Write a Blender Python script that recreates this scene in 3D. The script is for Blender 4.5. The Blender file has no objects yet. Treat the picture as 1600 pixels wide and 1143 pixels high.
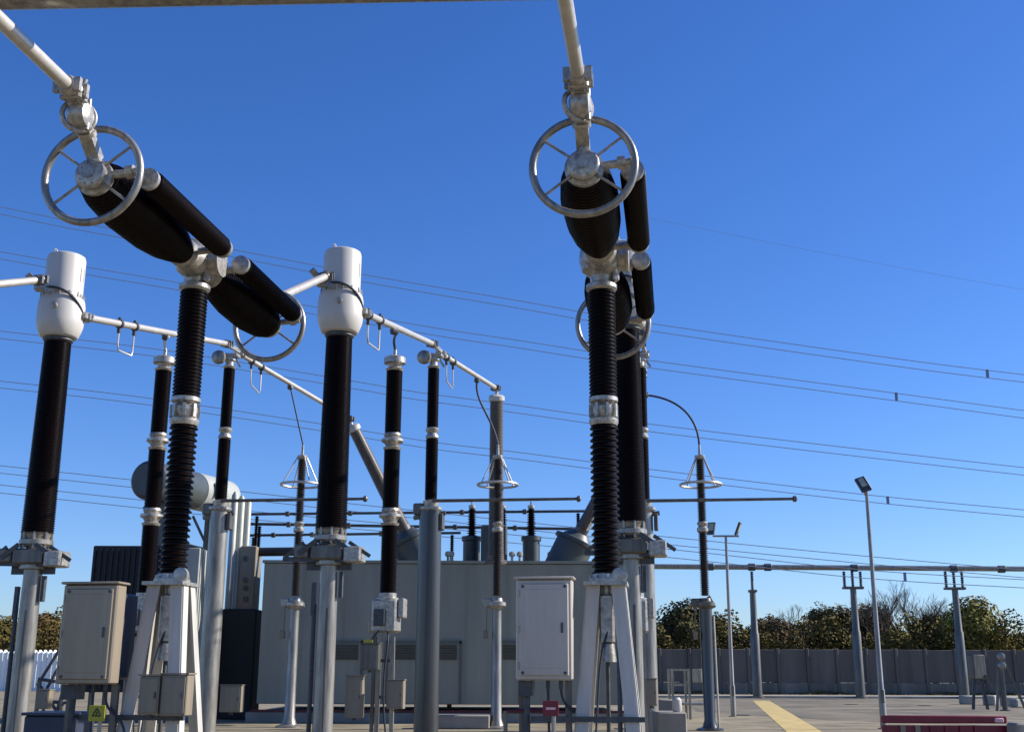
import bpy, math, random
from mathutils import Vector, Matrix
random.seed(7)
R = math.radians
scene = bpy.context.scene
COL = scene.collection

# ------------------------------------------------------------------ camera
F = 1810.0; PITCH = R(14.8); ROLL = 0.00365; EYE = Vector((0, 0, 1.7))
right0 = Vector((1, 0, 0)); up0 = Vector((0, -math.sin(PITCH), math.cos(PITCH))); fwd = Vector((0, math.cos(PITCH), math.sin(PITCH)))
rt = (right0*math.cos(ROLL) + up0*math.sin(ROLL)); up = (up0*math.cos(ROLL) - right0*math.sin(ROLL))
cam_d = bpy.data.cameras.new('camera'); cam = bpy.data.objects.new('camera', cam_d); COL.objects.link(cam)
cam_d.sensor_width = 36; cam_d.lens = 36*F/1600; cam_d.clip_start = 0.1; cam_d.clip_end = 5000
m = Matrix((rt, up, -fwd)).transposed().to_4x4(); m.translation = EYE; cam.matrix_world = m
scene.camera = cam

# ------------------------------------------------------------------ light
SUN_EL = R(31); SUN_AZ = R(10)       # azimuth measured from +X towards +Y
sd = Vector((math.cos(SUN_AZ)*math.cos(SUN_EL), math.sin(SUN_AZ)*math.cos(SUN_EL), math.sin(SUN_EL)))
sl = bpy.data.lights.new('sun', 'SUN'); sl.energy = 5.0; sl.angle = R(0.5); sl.color = (1, .95, .87)
so = bpy.data.objects.new('sun', sl); COL.objects.link(so); so.rotation_euler = sd.to_track_quat('Z', 'Y').to_euler()
w = bpy.data.worlds.new('World'); scene.world = w; w.use_nodes = True
nt = w.node_tree; nt.nodes.clear()
out = nt.nodes.new('ShaderNodeOutputWorld'); bg = nt.nodes.new('ShaderNodeBackground')
sky = nt.nodes.new('ShaderNodeTexSky'); sky.sky_type = 'NISHITA'; sky.sun_disc = False
sky.sun_elevation = SUN_EL; sky.sun_rotation = math.pi/2 - SUN_AZ
sky.altitude = 0; sky.air_density = 1.0; sky.dust_density = 0.25; sky.ozone_density = 2.0
hs = nt.nodes.new('ShaderNodeHueSaturation'); hs.inputs['Saturation'].default_value = 1.25; hs.inputs['Value'].default_value = 1.0
nt.links.new(sky.outputs[0], hs.inputs['Color']); tint = nt.nodes.new('ShaderNodeMix'); tint.data_type = 'RGBA'; tint.blend_type = 'MULTIPLY'; tint.inputs[0].default_value = 1
tint.inputs[7].default_value = (.74, .92, 1.40, 1); nt.links.new(hs.outputs[0], tint.inputs[6]); nt.links.new(tint.outputs[2], bg.inputs[0])
bg.inputs[1].default_value = 0.079
nt.links.new(bg.outputs[0], out.inputs[0])
scene.view_settings.view_transform = 'Standard'; scene.view_settings.look = 'None'
scene.view_settings.exposure = 0.6; scene.view_settings.gamma = 1

# ------------------------------------------------------------------ helpers
def P(px, py, Y):
    """world point on the plane y=Y seen at a photograph pixel"""
    d = fwd + rt*((px-800)/F) + up*((571.5-py)/F)
    return EYE + d*(Y/d.y)
def GP(px, py, z=0.0):
    d = fwd + rt*((px-800)/F) + up*((571.5-py)/F)
    return EYE + d*((z-EYE.z)/d.z)

def material(name, col, rough=.5, metal=0.0, var=.12, scale=3.0, bump=0.0, coat=0.0, streak=False, col2=None, spec=.5, detail=6):
    mt = bpy.data.materials.new(name); mt.use_nodes = True; t = mt.node_tree; b = t.nodes['Principled BSDF']
    tc = t.nodes.new('ShaderNodeTexCoord'); mp = t.nodes.new('ShaderNodeMapping'); n = t.nodes.new('ShaderNodeTexNoise')
    t.links.new(tc.outputs['Object'], mp.inputs[0]); t.links.new(mp.outputs[0], n.inputs['Vector'])
    if streak: mp.inputs['Scale'].default_value = (1, 1, .12)
    n.inputs['Scale'].default_value = scale; n.inputs['Detail'].default_value = detail; n.inputs['Roughness'].default_value = .65
    r = t.nodes.new('ShaderNodeValToRGB'); t.links.new(n.outputs[0], r.inputs[0])
    c2 = col2 or [c*(1-var) for c in col]; c1 = col if col2 else [min(1, c*(1+var)) for c in col]
    r.color_ramp.elements[0].position = .35; r.color_ramp.elements[1].position = .68
    r.color_ramp.elements[0].color = (*c2, 1); r.color_ramp.elements[1].color = (*c1, 1)
    t.links.new(r.outputs[0], b.inputs['Base Color'])
    b.inputs['Roughness'].default_value = rough; b.inputs['Metallic'].default_value = metal
    b.inputs['Specular IOR Level'].default_value = spec
    b.inputs['Coat Weight'].default_value = coat; b.inputs['Coat Roughness'].default_value = .12
    if bump:
        n2 = t.nodes.new('ShaderNodeTexNoise'); n2.inputs['Scale'].default_value = scale*6; n2.inputs['Detail'].default_value = 5
        t.links.new(tc.outputs['Object'], n2.inputs['Vector'])
        bp = t.nodes.new('ShaderNodeBump'); bp.inputs['Strength'].default_value = bump; bp.inputs['Distance'].default_value = .03
        t.links.new(n2.outputs[0], bp.inputs['Height']); t.links.new(bp.outputs[0], b.inputs['Normal'])
    return mt
M = dict(
    porcelain=material('brown_porcelain', (.0048, .0021, .0018), .38, var=.3, scale=5, streak=True, spec=.11),
    silicone=material('grey_brown_bushing', (.12, .103, .088), .4, var=.25, scale=4, streak=True, spec=.6),
    silidark=material('dark_silicone_sheds', (.035, .026, .022), .4, var=.3, scale=4, streak=True, spec=.4),
    galv=material('galvanised_steel', (.27, .25, .215), .36, .5, var=.38, scale=9, bump=.06, streak=True, spec=1.0, detail=10),
    galvdark=material('weathered_steel', (.125, .115, .098), .4, .5, var=.35, scale=8, bump=.08, streak=True, spec=.8, detail=10),
    alu=material('aluminium_tube', (.56, .52, .45), .38, .45, var=.12, scale=4),
    cast=material('cast_aluminium', (.38, .355, .31), .36, .5, var=.4, scale=12, bump=.15, spec=.8),
    fitdark=material('dark_fitting', (.07, .075, .08), .5, .3, var=.3, scale=8),
    white=material('white_head_paint', (.50, .475, .43), .42, var=.08, scale=2.2, streak=True, coat=.1),
    frame=material('pale_frame_paint', (.50, .475, .42), .5, .1, var=.16, scale=3, streak=True),
    cab=material('cabinet_stainless', (.31, .255, .185), .38, .35, var=.13, scale=2.5, streak=True, detail=9),
    cabgrey=material('grey_cabinet_paint', (.50, .44, .37), .42, .2, var=.12, scale=2.5, streak=True, detail=9),
    shadepole=material('shade_toned_pole', (.022, .022, .021), .3, 0, var=.3, scale=5, streak=True, bump=.03, spec=1.0),  # steel pole with its shaded side put into a near black colour
    cab2=material('small_cabinet_paint', (.23, .19, .135), .5, .1, var=.16, scale=3, streak=True),
    encl=material('enclosure_paint', (.27, .27, .215), .55, var=.13, scale=1.3, streak=True, bump=.03, detail=10),
    encldark=material('louvre_paint', (.12, .125, .105), .6, var=.1, scale=2),
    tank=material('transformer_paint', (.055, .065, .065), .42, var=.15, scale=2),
    tanklt=material('pale_and_sunlit_paint', (.36, .37, .33), .4, var=.1, scale=2),  # pale riser tubes, and the sunlit tone of radiator side and drum
    radiator=material('black_and_shade_paint', (.008, .009, .013), .6, var=.2, scale=2),  # black duct and base, and the shade on the radiator front
    concrete=material('concrete', (.26, .24, .205), .85, var=.15, scale=1.3, bump=.2),
    wall=material('wall_concrete', (.125, .115, .10), .85, var=.25, scale=.6, bump=.15, streak=True),
    wallbase=material('wall_base_concrete', (.17, .155, .13), .85, var=.3, scale=.5, bump=.15, streak=True),
    palisade=material('pale_palisade_paint', (.86, .88, .86), .5, var=.06, scale=1),
    ground=material('yard_chippings', (.215, .176, .108), .95, var=.42, scale=.6, bump=.35, detail=15),
    asphalt=material('asphalt', (.155, .128, .082), .9, var=.55, scale=.3, bump=.25, detail=15),  # mottled asphalt; its contrast also stands in for shadow streaks
    kerb=material('kerb_concrete', (.34, .32, .27), .85, var=.2, scale=1),
    yellow=material('yellow_marking', (.50, .37, .13), .8, var=.22, scale=1.6, bump=.1, detail=12),
    ysign=material('yellow_sign', (.36, .34, .02), .5, var=.1, scale=5),
    red=material('red_plastic', (.17, .006, .02), .4, var=.2, scale=3, coat=.05),
    redpaint=material('dark_red_paint', (.10, .012, .02), .5, var=.15, scale=3),
    pink=material('pale_reflector', (.75, .45, .45), .4, var=.1, scale=5),
    ink=material('sign_ink', (.03, .03, .03), .6, var=.1),
    wire=material('line_wire', (.20, .25, .33), .6, var=.1),
    cable=material('black_cable', (.03, .035, .05), .5, var=.1),
    blue=material('blue_grey_box', (.03, .04, .07), .5, var=.12, scale=2),
    glass=material('lamp_glass', (.42, .42, .30), .2, var=.2, scale=8),
    bark=material('bark', (.07, .055, .04), .9, var=.3, scale=5),
)
def leafmat(name, a, b): return material(name, a, .8, var=.3, scale=.55, col2=b, spec=.2, detail=3)
LEAF = [leafmat('olive_foliage', (.155, .12, .028), (.07, .056, .014)),
        leafmat('brown_foliage', (.18, .11, .034), (.08, .05, .018)),
        leafmat('dark_foliage', (.105, .085, .026), (.045, .038, .013)),
        leafmat('yellow_green_foliage', (.30, .25, .05), (.12, .10, .02))]

ORG = {}
def basis(ax):
    ax = ax.normalized(); a = Vector((0, 0, 1)) if abs(ax.z) < .9 else Vector((1, 0, 0))
    u = ax.cross(a).normalized(); v = ax.cross(u).normalized(); return u, v
class MB:
    def __init__(s): s.v = []; s.f = []
    def lathe(s, p0, ax, prof, n=20, cap=True):
        p0 = Vector(p0); ax = Vector(ax).normalized(); u, v = basis(ax); b = len(s.v)
        for t, r in prof:
            c = p0 + ax*t
            for k in range(n):
                a = 2*math.pi*k/n; s.v.append(c + u*(r*math.cos(a)) + v*(r*math.sin(a)))
        for i in range(len(prof)-1):
            for k in range(n):
                k2 = (k+1) % n; s.f.append((b+i*n+k, b+i*n+k2, b+(i+1)*n+k2, b+(i+1)*n+k))
        if cap:
            s.f.append(tuple(b+k for k in range(n))[::-1]); e = b+(len(prof)-1)*n; s.f.append(tuple(e+k for k in range(n)))
        return s
    def bar(s, a, b, r, r2=None, n=14):
        a = Vector(a); b = Vector(b); return s.lathe(a, b-a, [(0, r), ((b-a).length, r if r2 is None else r2)], n)
    def tube(s, pts, r, n=10, closed=False):
        pts = [Vector(p) for p in pts]; b = len(s.v); N = len(pts); pu = None
        for i, p in enumerate(pts):
            if closed: d = pts[(i+1) % N]-pts[i-1]
            else: d = pts[min(i+1, N-1)]-pts[max(i-1, 0)]
            d.normalize()
            if pu is None: u, _ = basis(d)
            else: u = (pu - d*pu.dot(d)).normalized()
            pu = u; v = d.cross(u)
            for k in range(n):
                a = 2*math.pi*k/n; s.v.append(p + u*(r*math.cos(a)) + v*(r*math.sin(a)))
        for i in range(N if closed else N-1):
            j = (i+1) % N
            for k in range(n):
                k2 = (k+1) % n; s.f.append((b+i*n+k, b+i*n+k2, b+j*n+k2, b+j*n+k))
        if not closed:
            s.f.append(tuple(b+k for k in range(n))[::-1]); e = b+(N-1)*n; s.f.append(tuple(e+k for k in range(n)))
        return s
    def ring(s, c, ax, rad, r, n=48, m_=10):
        u, v = basis(Vector(ax)); c = Vector(c)
        return s.tube([c + u*(rad*math.cos(2*math.pi*k/n)) + v*(rad*math.sin(2*math.pi*k/n)) for k in range(n)], r, m_, True)
    def box(s, c, size, rot=0.0, bev=0.0, mat=None):
        """box about centre c; rot about z, optional chamfer; mat = 3x3 orientation"""
        c = Vector(c); Q = mat or Matrix.Rotation(rot, 3, 'Z'); h = Vector(size)/2; b = len(s.v)
        if bev <= 0:
            for dx in (-1, 1):
                for dy in (-1, 1):
                    for dz in (-1, 1): s.v.append(c + Q @ Vector((dx*h.x, dy*h.y, dz*h.z)))
            for q in ((0,1,3,2), (4,6,7,5), (0,4,5,1), (2,3,7,6), (0,2,6,4), (1,5,7,3)): s.f.append(tuple(b+i for i in q))
        else:
            e = bev; ring = [(-h.x+e,-h.y), (h.x-e,-h.y), (h.x,-h.y+e), (h.x,h.y-e), (h.x-e,h.y), (-h.x+e,h.y), (-h.x,h.y-e), (-h.x,-h.y+e)]
            for (z, sh) in ((-h.z, e), (-h.z+e, 0), (h.z-e, 0), (h.z, e)):
                for x, y in ring:
                    s.v.append(c + Q @ Vector((x - math.copysign(min(sh, abs(x)), x), y - math.copysign(min(sh, abs(y)), y), z)))
            for i in range(3):
                for k in range(8):
                    k2 = (k+1) % 8; s.f.append((b+i*8+k, b+i*8+k2, b+(i+1)*8+k2, b+(i+1)*8+k))
            s.f.append(tuple(b+k for k in range(8))[::-1]); s.f.append(tuple(b+24+k for k in range(8)))
        return s
    def beam(s, a, b, wx, wy, upv=(0, 1, 0)):
        """rectangular bar from a to b"""
        a = Vector(a); b = Vector(b); d = (b-a); L = d.length; d.normalize(); u = Vector(upv).cross(d).normalized(); v = d.cross(u)
        return s.box((a+b)/2, (wx, wy, L), mat=Matrix((u, v, d)).transposed())
    def build(s, name, mat, parent=None, sharp=35, origin=None):
        if parent is not None: org = ORG[parent.name]
        elif origin is not None: org = Vector(origin)
        else:
            org = Vector((sum(v.x for v in s.v)/len(s.v), sum(v.y for v in s.v)/len(s.v), min(v.z for v in s.v)))
        me = bpy.data.meshes.new(name); me.from_pydata([tuple(v-org) for v in s.v], [], s.f); me.materials.append(mat)
        me.polygons.foreach_set('use_smooth', [True]*len(me.polygons)); me.set_sharp_from_angle(angle=R(sharp)); me.update()
        o = bpy.data.objects.new(name, me); COL.objects.link(o)
        if parent is not None: o.parent = parent
        else: o.location = org
        ORG[o.name] = org
        return o
def tag(o, label=None, cat=None, group=None, kind=None):
    if label: o['label'] = label
    if cat: o['category'] = cat
    if group: o['group'] = group
    if kind: o['kind'] = kind
    return o
def thing(name, loc, label, cat, group=None):
    o = bpy.data.objects.new(name, None); o.location = loc; o.empty_display_size = .2; COL.objects.link(o)
    ORG[o.name] = Vector(loc); return tag(o, label, cat, group)
def sheds(t0, t1, rc0, rs0, pitch, rc1=None, rs1=None):
    rc1 = rc0 if rc1 is None else rc1; rs1 = rs0 if rs1 is None else rs1
    n = max(2, round((t1-t0)/pitch)); p = (t1-t0)/n; pr = []
    for i in range(n):
        k = i/n; rc = rc0+(rc1-rc0)*k; rs = rs0+(rs1-rs0)*k; t = t0+i*p
        pr += [(t, rc), (t+.22*p, rc), (t+.34*p, rs), (t+.48*p, rs), (t+.9*p, rc)]
    pr.append((t1, rc1)); return pr
def catenary(a, b, sag, n=14):
    return [a.lerp(b, k/n) - Vector((0, 0, sag*4*(k/n)*(1-k/n))) for k in range(n+1)]
def bez(p0, p1, p2, p3, n=14):
    r = []
    for k in range(n+1):
        t = k/n; r.append(p0*(1-t)**3 + p1*3*t*(1-t)**2 + p2*3*t*t*(1-t) + p3*t**3)
    return r
UP = Vector((0, 0, 1)); U = Vector((.14, 1, 0)).normalized(); UX = Vector((1, -.14, 0)).normalized(); UROT = math.atan2(-.14, 1)

# ------------------------------------------------------------------ ground
def sheet(name, pts, z, mat, label_kind='structure'):
    b = MB(); b.v = [Vector((p[0], p[1], z)) for p in pts]; b.f = [tuple(range(len(pts)))]
    o = b.build(name, mat, origin=(0, 0, 0)); return tag(o, kind='structure')
b = MB(); S = 3000
b.v = [Vector((x, y, 0)) for y in (-60, 0, 60, 140, S) for x in (-S, -150, 0, 150, S)]
b.f = [(j*5+i, j*5+i+1, (j+1)*5+i+1, (j+1)*5+i) for j in range(4) for i in range(4)]
tag(b.build('ground', M['ground'], origin=(0, 0, 0)), kind='structure')
sheet('road', [(8.5, 55), (12, 46), (18, 39.5), (26, 36.5), (90, 34), (90, 80), (14, 84), (10.5, 72)], .004, M['asphalt'])
def gxy(px, py): p = GP(px, py); return (p.x, p.y)
sheet('road_marking', [gxy(1176, 1094), gxy(1202, 1094), gxy(1297, 1150), gxy(1237, 1150)], .009, M['yellow'])
b = MB(); b.box((50, 87.5, .07), (96, 2.6, .14)); tag(b.build('pavement', M['kerb']), kind='structure')
b = MB(); b.box((53, 35.2, .06), (60, .3, .12)); tag(b.build('road_kerb', M['kerb']), kind='structure')

# ------------------------------------------------------------------ circuit breakers
def breaker(px, py, Y, labels, side):
    head = P(px, py, Y); X0, Y0 = head.x, head.y
    zz = lambda q: P(px, q, Y).z
    t = thing('circuit_breaker', (X0, Y0, 0), labels, 'circuit breaker', 'tall circuit breakers with twin interrupters')
    zb, z1, z2, z3 = zz(906), zz(660), zz(622), zz(456)
    o = Vector((X0, Y0, 0))
    mb = MB().lathe(o+UP*(zb+.06), UP, sheds(0, z1-zb-.1, .172, .212, .092), 28); c = mb.build('insulator_column', M['porcelain'], t)
    mb = MB().lathe(o+UP*z2, UP, sheds(0, z3-z2, .19, .214, .06), 28); c = mb.build('insulator_column', M['porcelain'], t)
    mb = MB().lathe(o+UP*(z1-.05), UP, [(0, .2), (.05, .22), (.09, .22), (.11, .15), (.2, .19), (.28, .19), (.33, .15), (z2-z1-.01, .22), (z2-z1+.05, .22)], 24)
    for k in range(8):
        a = k*math.pi/4+.2; mb.box(o+Vector((.2*math.cos(a), .2*math.sin(a), z1+.17)), (.05, .05, .2), a)
    mb.build('joint_flange', M['cast'], t)
    mb = MB().lathe(o+UP*(z3), UP, [(0, .2), (.04, .24), (.1, .24), (.14, .17), (.24, .18), (.34, .3), (.5, .34), (.66, .33), (.8, .24), (.86, .1)], 28)
    hz = head.z
    mb.lathe(Vector((X0, Y0, hz))-U*.58, U, [(0, .19), (.05, .235), (.1, .235), (.13, .19), (.4, .28), (.76, .28), (1.03, .19), (1.06, .235), (1.11, .235), (1.16, .19)], 24)
    mb.lathe(Vector((X0, Y0, hz)), UX, [(0, .2), (.38, .2), (.39, .23), (.43, .23), (.44, .1)], 20)
    mb.box(o+UP*(z3+.28)+UX*.22-U*.08, (.1, .12, .3), .3, .02)
    mb.build('head_casting', M['cast'], t)
    L = 3.42 if side == 'far' else 3.5; c0 = Vector((X0, Y0, hz))
    for sgn in (-1, 1):
        d = U*sgn
        env = [(0.55, .20), (.8, .27), (1.15, .345), (1.6, .39), (2.4, .40), (2.95, .345), (3.3, .25)]
        def rad(t_):
            for (a, ra), (b_, rb) in zip(env, env[1:]):
                if t_ <= b_: return ra+(rb-ra)*(t_-a)/(b_-a)
            return env[-1][1]
        pr = []; n = 46; t0, t1 = .55, L-.16; p = (t1-t0)/n
        for i in range(n):
            tt = t0+i*p; r_ = rad(tt); pr += [(tt, r_-.02), (tt+.3*p, r_-.018), (tt+.42*p, r_), (tt+.6*p, r_), (tt+.85*p, r_-.018)]
        pr.append((t1, .22))
        MB().lathe(c0, d, pr, 30).build('interrupter_chamber', M['porcelain'], t)
        mb = MB().lathe(c0+d*(L-.18), d, [(0, .22), (.05, .25), (.12, .25), (.14, .2), (.22, .21), (.24, .19), (.25, .17), (.26, .08), (.27, .075), (.28, .0751)], 28)
        for k in range(10):
            a = k*math.pi/5; q = c0+d*(L+.055)+UX*(.15*math.cos(a))+UP*(.15*math.sin(a)); mb.bar(q, q+d*.03, .014, n=6)
        cap = mb.build('end_cap', M['cast'], t)
        rc = c0+d*(L-.02)
        rg = MB().ring(rc, d, .655, .05, 56, 12).build('grading_ring', M['galv'], t)
        for k in range(4):
            a = R(37)+(0, R(106), R(180), R(286))[k]
            e = UX*math.cos(a)+UP*math.sin(a); MB().bar(rc+e*.2, rc+e*.655, .019, n=8).build('spoke', M['galv'], rg)
        # grading capacitor
        off = UX*.61+UP*.06; s0, s1 = (.5, L-.42) if sgn < 0 else (.35, L-.5)
        g = MB().lathe(c0+off+d*s0, d, [(0, .1), (.03, .15)] + sheds(.06, s1-s0-.06, .150, .168, .045)+[(s1-s0-.03, .16), (s1-s0, .1)], 20).build('grading_capacitor', M['porcelain'], t)
        for s_ in (s0-.1, s1):
            MB().lathe(c0+off+d*s_, d, [(0, .1), (.02, .15), (.09, .15), (.1, .1)], 18).build('end_fitting', M['cast'], g)
            q = c0+d*(L-.1 if s_ > s0 else .46)
            MB().bar(q+UX*.16+UP*.02, q+off, .055, n=10).bar(q+off-UX*.18-UP*.01, q+off-UX*.08, .09, n=10).build('bracket', M['cast'], g)
        # terminal stub
        if sgn < 0: tp = c0+d*(L-.05)+UP*1.0
        else: tp = c0+d*(L+.02)+UP*.45
        q = c0+d*(L-.05)
        mb = MB().bar(q+UP*.18, q+UP*.34, .085, .07).box(q+UP*.42, (.2, .16, .22), UROT, .03)
        if sgn < 0:
            mb = MB().bar(q+UP*.15, q+UP*.3-U*.02, .09, .075).beam(q+UP*.24+U*.02, q+UP*.52-U*.34, .17, .13, upv=tuple(U)).lathe(q+UP*.44-U*.22, -U+UP*.9, [(0, .07), (.02, .12), (.08, .12), (.1, .07)], 14)
            bc = q+UP*.63-U*.46
            mb.lathe(bc-UX*.14, UX, [(0, .08), (.03, .16), (.1, .19), (.18, .19), (.25, .16), (.28, .08)], 20).ring(bc-UX*.03, UX*.6-U*.8, .2, .035, 28, 8)
            mb.beam(bc-UP*.02, bc+UP*.16-U*.14, .2, .12, upv=tuple(U)).bar(bc+UX*.1-UP*.2, bc+UX*.1+UP*.22, .03)
        else: mb.bar(q+UP*.3, tp, .06)
        mb.build('terminal', M['cast'], t)
    # support frame: four splayed flat legs, head plate, cross plates
    bot = {(-1,-1): 1.02, (1,-1): 1, (-1,1): 1, (1,1): 1}
    for sx in (-1, 1):
        for sy in (-1, 1):
            a = o+UX*(.17*sx)+U*(.2*sy)+UP*(zb-.08); e = o+UX*(.43*sx)+U*(.5*sy)
            mb = MB().beam(a, e, .18, .035, upv=tuple(U)).beam(a+UX*(.092*sx)+U*(-.08*sy), e+UX*(.092*sx)+U*(-.08*sy), .035, .17, upv=tuple(U))
            mb.build('leg', M['frame'], t)
    mb = MB().box(o+UP*(zb-.06), (.62, .66, .05), UROT).lathe(o+UP*(zb-.035), UP, [(0, .26), (.05, .26), (.06, .21), (.13, .2)], 24)
    for k in range(8):
        a = k*math.pi/4; mb.bar(o+Vector((.235*math.cos(a), .235*math.sin(a), zb)), o+Vector((.235*math.cos(a), .235*math.sin(a), zb+.07)), .02, n=6)
    mb.lathe(o+UX*.2-U*.2+UP*(zb+.06), U, [(0, .05), (.01, .11), (.09, .11), (.1, .05)], 16)
    mb.build('head_plate', M['cast'], t)
    mb = MB().box(o-U*.02+UP*(zb-.55), (.22, .2, .7), UROT, .03).bar(o-U*.02+UP*(zb-1.15), o-U*.02+UP*(zb-.9), .13, .1).bar(o+UP*(zb-.2), o+UP*(zb-.06), .09)
    mb.build('operating_mechanism', M['cast'], t)
    MB().bar(o+UP*.4-U*.02, o+UP*(zb-1.15)-U*.02, .03).build('drive_rod', M['fitdark'], t)
    MB().tube(bez(o+UP*(zb-.7)+UX*.02-U*.1, o+UP*(zb-1.2)-UX*.16-U*.2, o+UP*(zb-1.5)-UX*.1-U*.2, o+UP*.5-UX*.2-U*.3), .016).build('cable', M['cable'], t)
    mb = MB().beam(o+UP*(zb-1.92)-UX*1.05-U*.42, o+UP*(zb-1.92)+UX*.52-U*.42, .07, .07).build('cross_bar', M['fitdark'], t)
    for sx in (-.42, .42):
        MB().box(o+UX*sx+UP*.02, (.4, 1.6, .05), UROT).build('foot_plate', M['galv'], t)
    # control cabinet on the left of the frame
    if side == 'far': cpx = (97, 186, 912, 1068); cy = Y-.75
    else: cpx = (806, 893, 904, 1062); cy = Y-.55
    a = P(cpx[0], cpx[2], cy); e = P(cpx[1], cpx[2], cy); lo = P(cpx[0], cpx[3], cy)
    wdt = (e.x-a.x)/math.cos(UROT); hgt = a.z-lo.z
    c = Vector(((a.x+e.x)/2, cy, (a.z+lo.z)/2))+U*.33
    cm = M['cab'] if side == 'far' else M['cabgrey']
    cab = MB().box(c-U*.17, (wdt, .28, hgt), UROT, .02).build('control_cabinet', cm, t)
    MB().box(c+U*.22-UP*.02, (wdt-.1, .5, hgt-.16), UROT, .03).build('gap_shade_box', M['blue'], t)  # dark box standing in for the shaded open gap behind the cabinet
    MB().box(c-U*.17+UP*(hgt/2+.02), (wdt+.06, .36, .035), UROT, .01).build('lid', cm, cab)
    dr = MB().box(c-U*.325, (wdt-.1, .03, hgt-.12), UROT, .012).build('door', cm, cab)
    MB().box(c-U*.342+UP*(.01), (wdt-.24, .008, hgt-.3), UROT, .003).build('door_panel', cm, cab)
    for sz in (-.36, 0, .36): MB().bar(c-U*.345-UX*(wdt/2-.045)+UP*(sz*hgt-.05), c-U*.345-UX*(wdt/2-.045)+UP*(sz*hgt+.05), .014, n=8).build('hinge', M['galv'], cab)
    MB().box(c-U*.352+UX*(wdt/2-.14)+UP*.02, (.035, .02, .14), UROT, .006).build('handle', M['fitdark'], cab)
    for sx in (-1, 1):
        for sz in (-1, 1): MB().bar(c-U*.335+UX*(sx*(wdt/2-.1))+UP*(sz*(hgt/2-.1)), c-U*.355+UX*(sx*(wdt/2-.1))+UP*(sz*(hgt/2-.1)), .022, n=8).build('latch', M['fitdark'], cab)
    for sx in (-.2, .02, .2): MB().bar(c-UP*(hgt/2+.12)+UX*sx, c-UP*(hgt/2)+UX*sx, .028, n=8).build('cable_gland', M['fitdark'], cab)
    MB().tube(bez(c-UP*(hgt/2+.1)+UX*.2, c-UP*(hgt/2+.5)+UX*.22, c-UP*(hgt/2+.3)+UX*.5, Vector((c.x, c.y, c.z-hgt/2-.75))+UX*.55), .018).tube([c-UP*(hgt/2+.1)+UX*.02, Vector((c.x, c.y, .05))+UX*.05], .02, 8).build('cable', M['cable'], t)
    mb = MB().box(c-UP*(hgt/2+.11)-UX*.28, (.2, .3, .2), UROT).bar(c-UP*(hgt/2+.2)-UX*.28, Vector((c.x, c.y, .1))-UX*.28, .05)
    mb.build('cable_gland', M['fitdark'], cab)
    mb = MB()
    for sx in (-.36, .3):
        q = c+UX*sx+U*.1; mb.beam(Vector((q.x, q.y, c.z-hgt/2)), Vector((q.x, q.y, 0)), .09, .09)
    mb.build('cabinet_post', M['galvdark'], cab)
    return t, c0, L
brA, hA, L = breaker(307, 412, 17.3, 'black twin interrupter breaker on the left, reaching over the white cabinet and pale splayed legs', 'far')
brB, hB, L = breaker(939, 405, 17.1, 'black breaker column right of centre seen end on, its ring facing the camera', 'near')
# small cabinets clamped to breaker A legs
def small_cab(px0, px1, py0, py1, Y, label, mat='cab2', group='small grey control boxes low on the supports'):
    a = P(px0, py0, Y); e = P(px1, py1, Y); c = Vector(((a.x+e.x)/2, Y+.12, (a.z+e.z)/2)); s = (e.x-a.x, .24, a.z-e.z)
    t = thing('control_box', (c.x, c.y, e.z), label, 'control box', group)
    MB().box(c, s, UROT, .012).build('box', M[mat], t)
    MB().box(c-U*.127, (s[0]*.86, .012, s[2]*.88), UROT, .005).build('door', M[mat], t)
    MB().box(c+UP*(s[2]/2+.012), (s[0]+.04, .28, .02), UROT).build('lid', M[mat], t)
    MB().box(c-U*.14+UX*(s[0]*.34), (.02, .02, .08), UROT).build('handle', M['fitdark'], t)
    mb = MB().bar(c-UP*(s[2]/2+.06)-UX*.04, c-UP*(s[2]/2), .03, n=8).bar(c-UP*(s[2]/2+.06)+UX*.05, c-UP*(s[2]/2), .02, n=8)
    mb.build('cable_gland', M['fitdark'], t); return t
small_cab(220, 248, 1055, 1116, 16.45, 'left of the two grey boxes on the legs below the left breaker')
small_cab(254, 292, 1053, 1118, 16.4, 'wider grey box on the right of the pair below the left breaker')
# near conductor tubes leading back over the camera, from each breaker
def conductor(name, pts, r, label, group, mat='alu', clamps=True):
    t = thing(name, pts[0], label, 'conductor tube', group)
    MB().tube(pts, r, 18).build('tube', M[mat], t)
    return t
def clamp_mb(mb, p, d, r, s=1.0):
    d = d.normalized(); sd_ = d.cross(UP).normalized()
    mb.lathe(p-d*.11*s, d, [(0, r*1.25), (.03*s, r*1.5), (.08*s, r*1.5), (.1*s, r*1.2), (.13*s, r*1.5), (.19*s, r*1.5), (.22*s, r*1.25)], 14)
    for q in (-.07, .07):
        mb.box(p+d*q*s+sd_*(r*1.55), (.06*s, .05*s, .14*s), math.atan2(sd_.y, sd_.x)).box(p+d*q*s-sd_*(r*1.55), (.06*s, .05*s, .14*s), math.atan2(sd_.y, sd_.x))
for c0, L, lab in ((hA, 3.42, 'white tube at top left running forward from the left breaker ring'), (hB, 3.5, 'white tube at top centre running forward from the right breaker ring')):
    a = c0-U*(L+.62)+UP*.86
    t = conductor('conductor_tube', [a, a-U*9.5], .088, lab, 'tubes running forward from the breakers')
    mb = MB(); clamp_mb(mb, a-U*.08, U, .09, 1.3); mb.box(a-UP*.08+U*.02, (.26, .22, .1), UROT, .02).bar(a-UP*.14+UX*.05, a+UP*.16+UX*.14, .03)
    mb.build('clamp', M['cast'], t)
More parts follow.
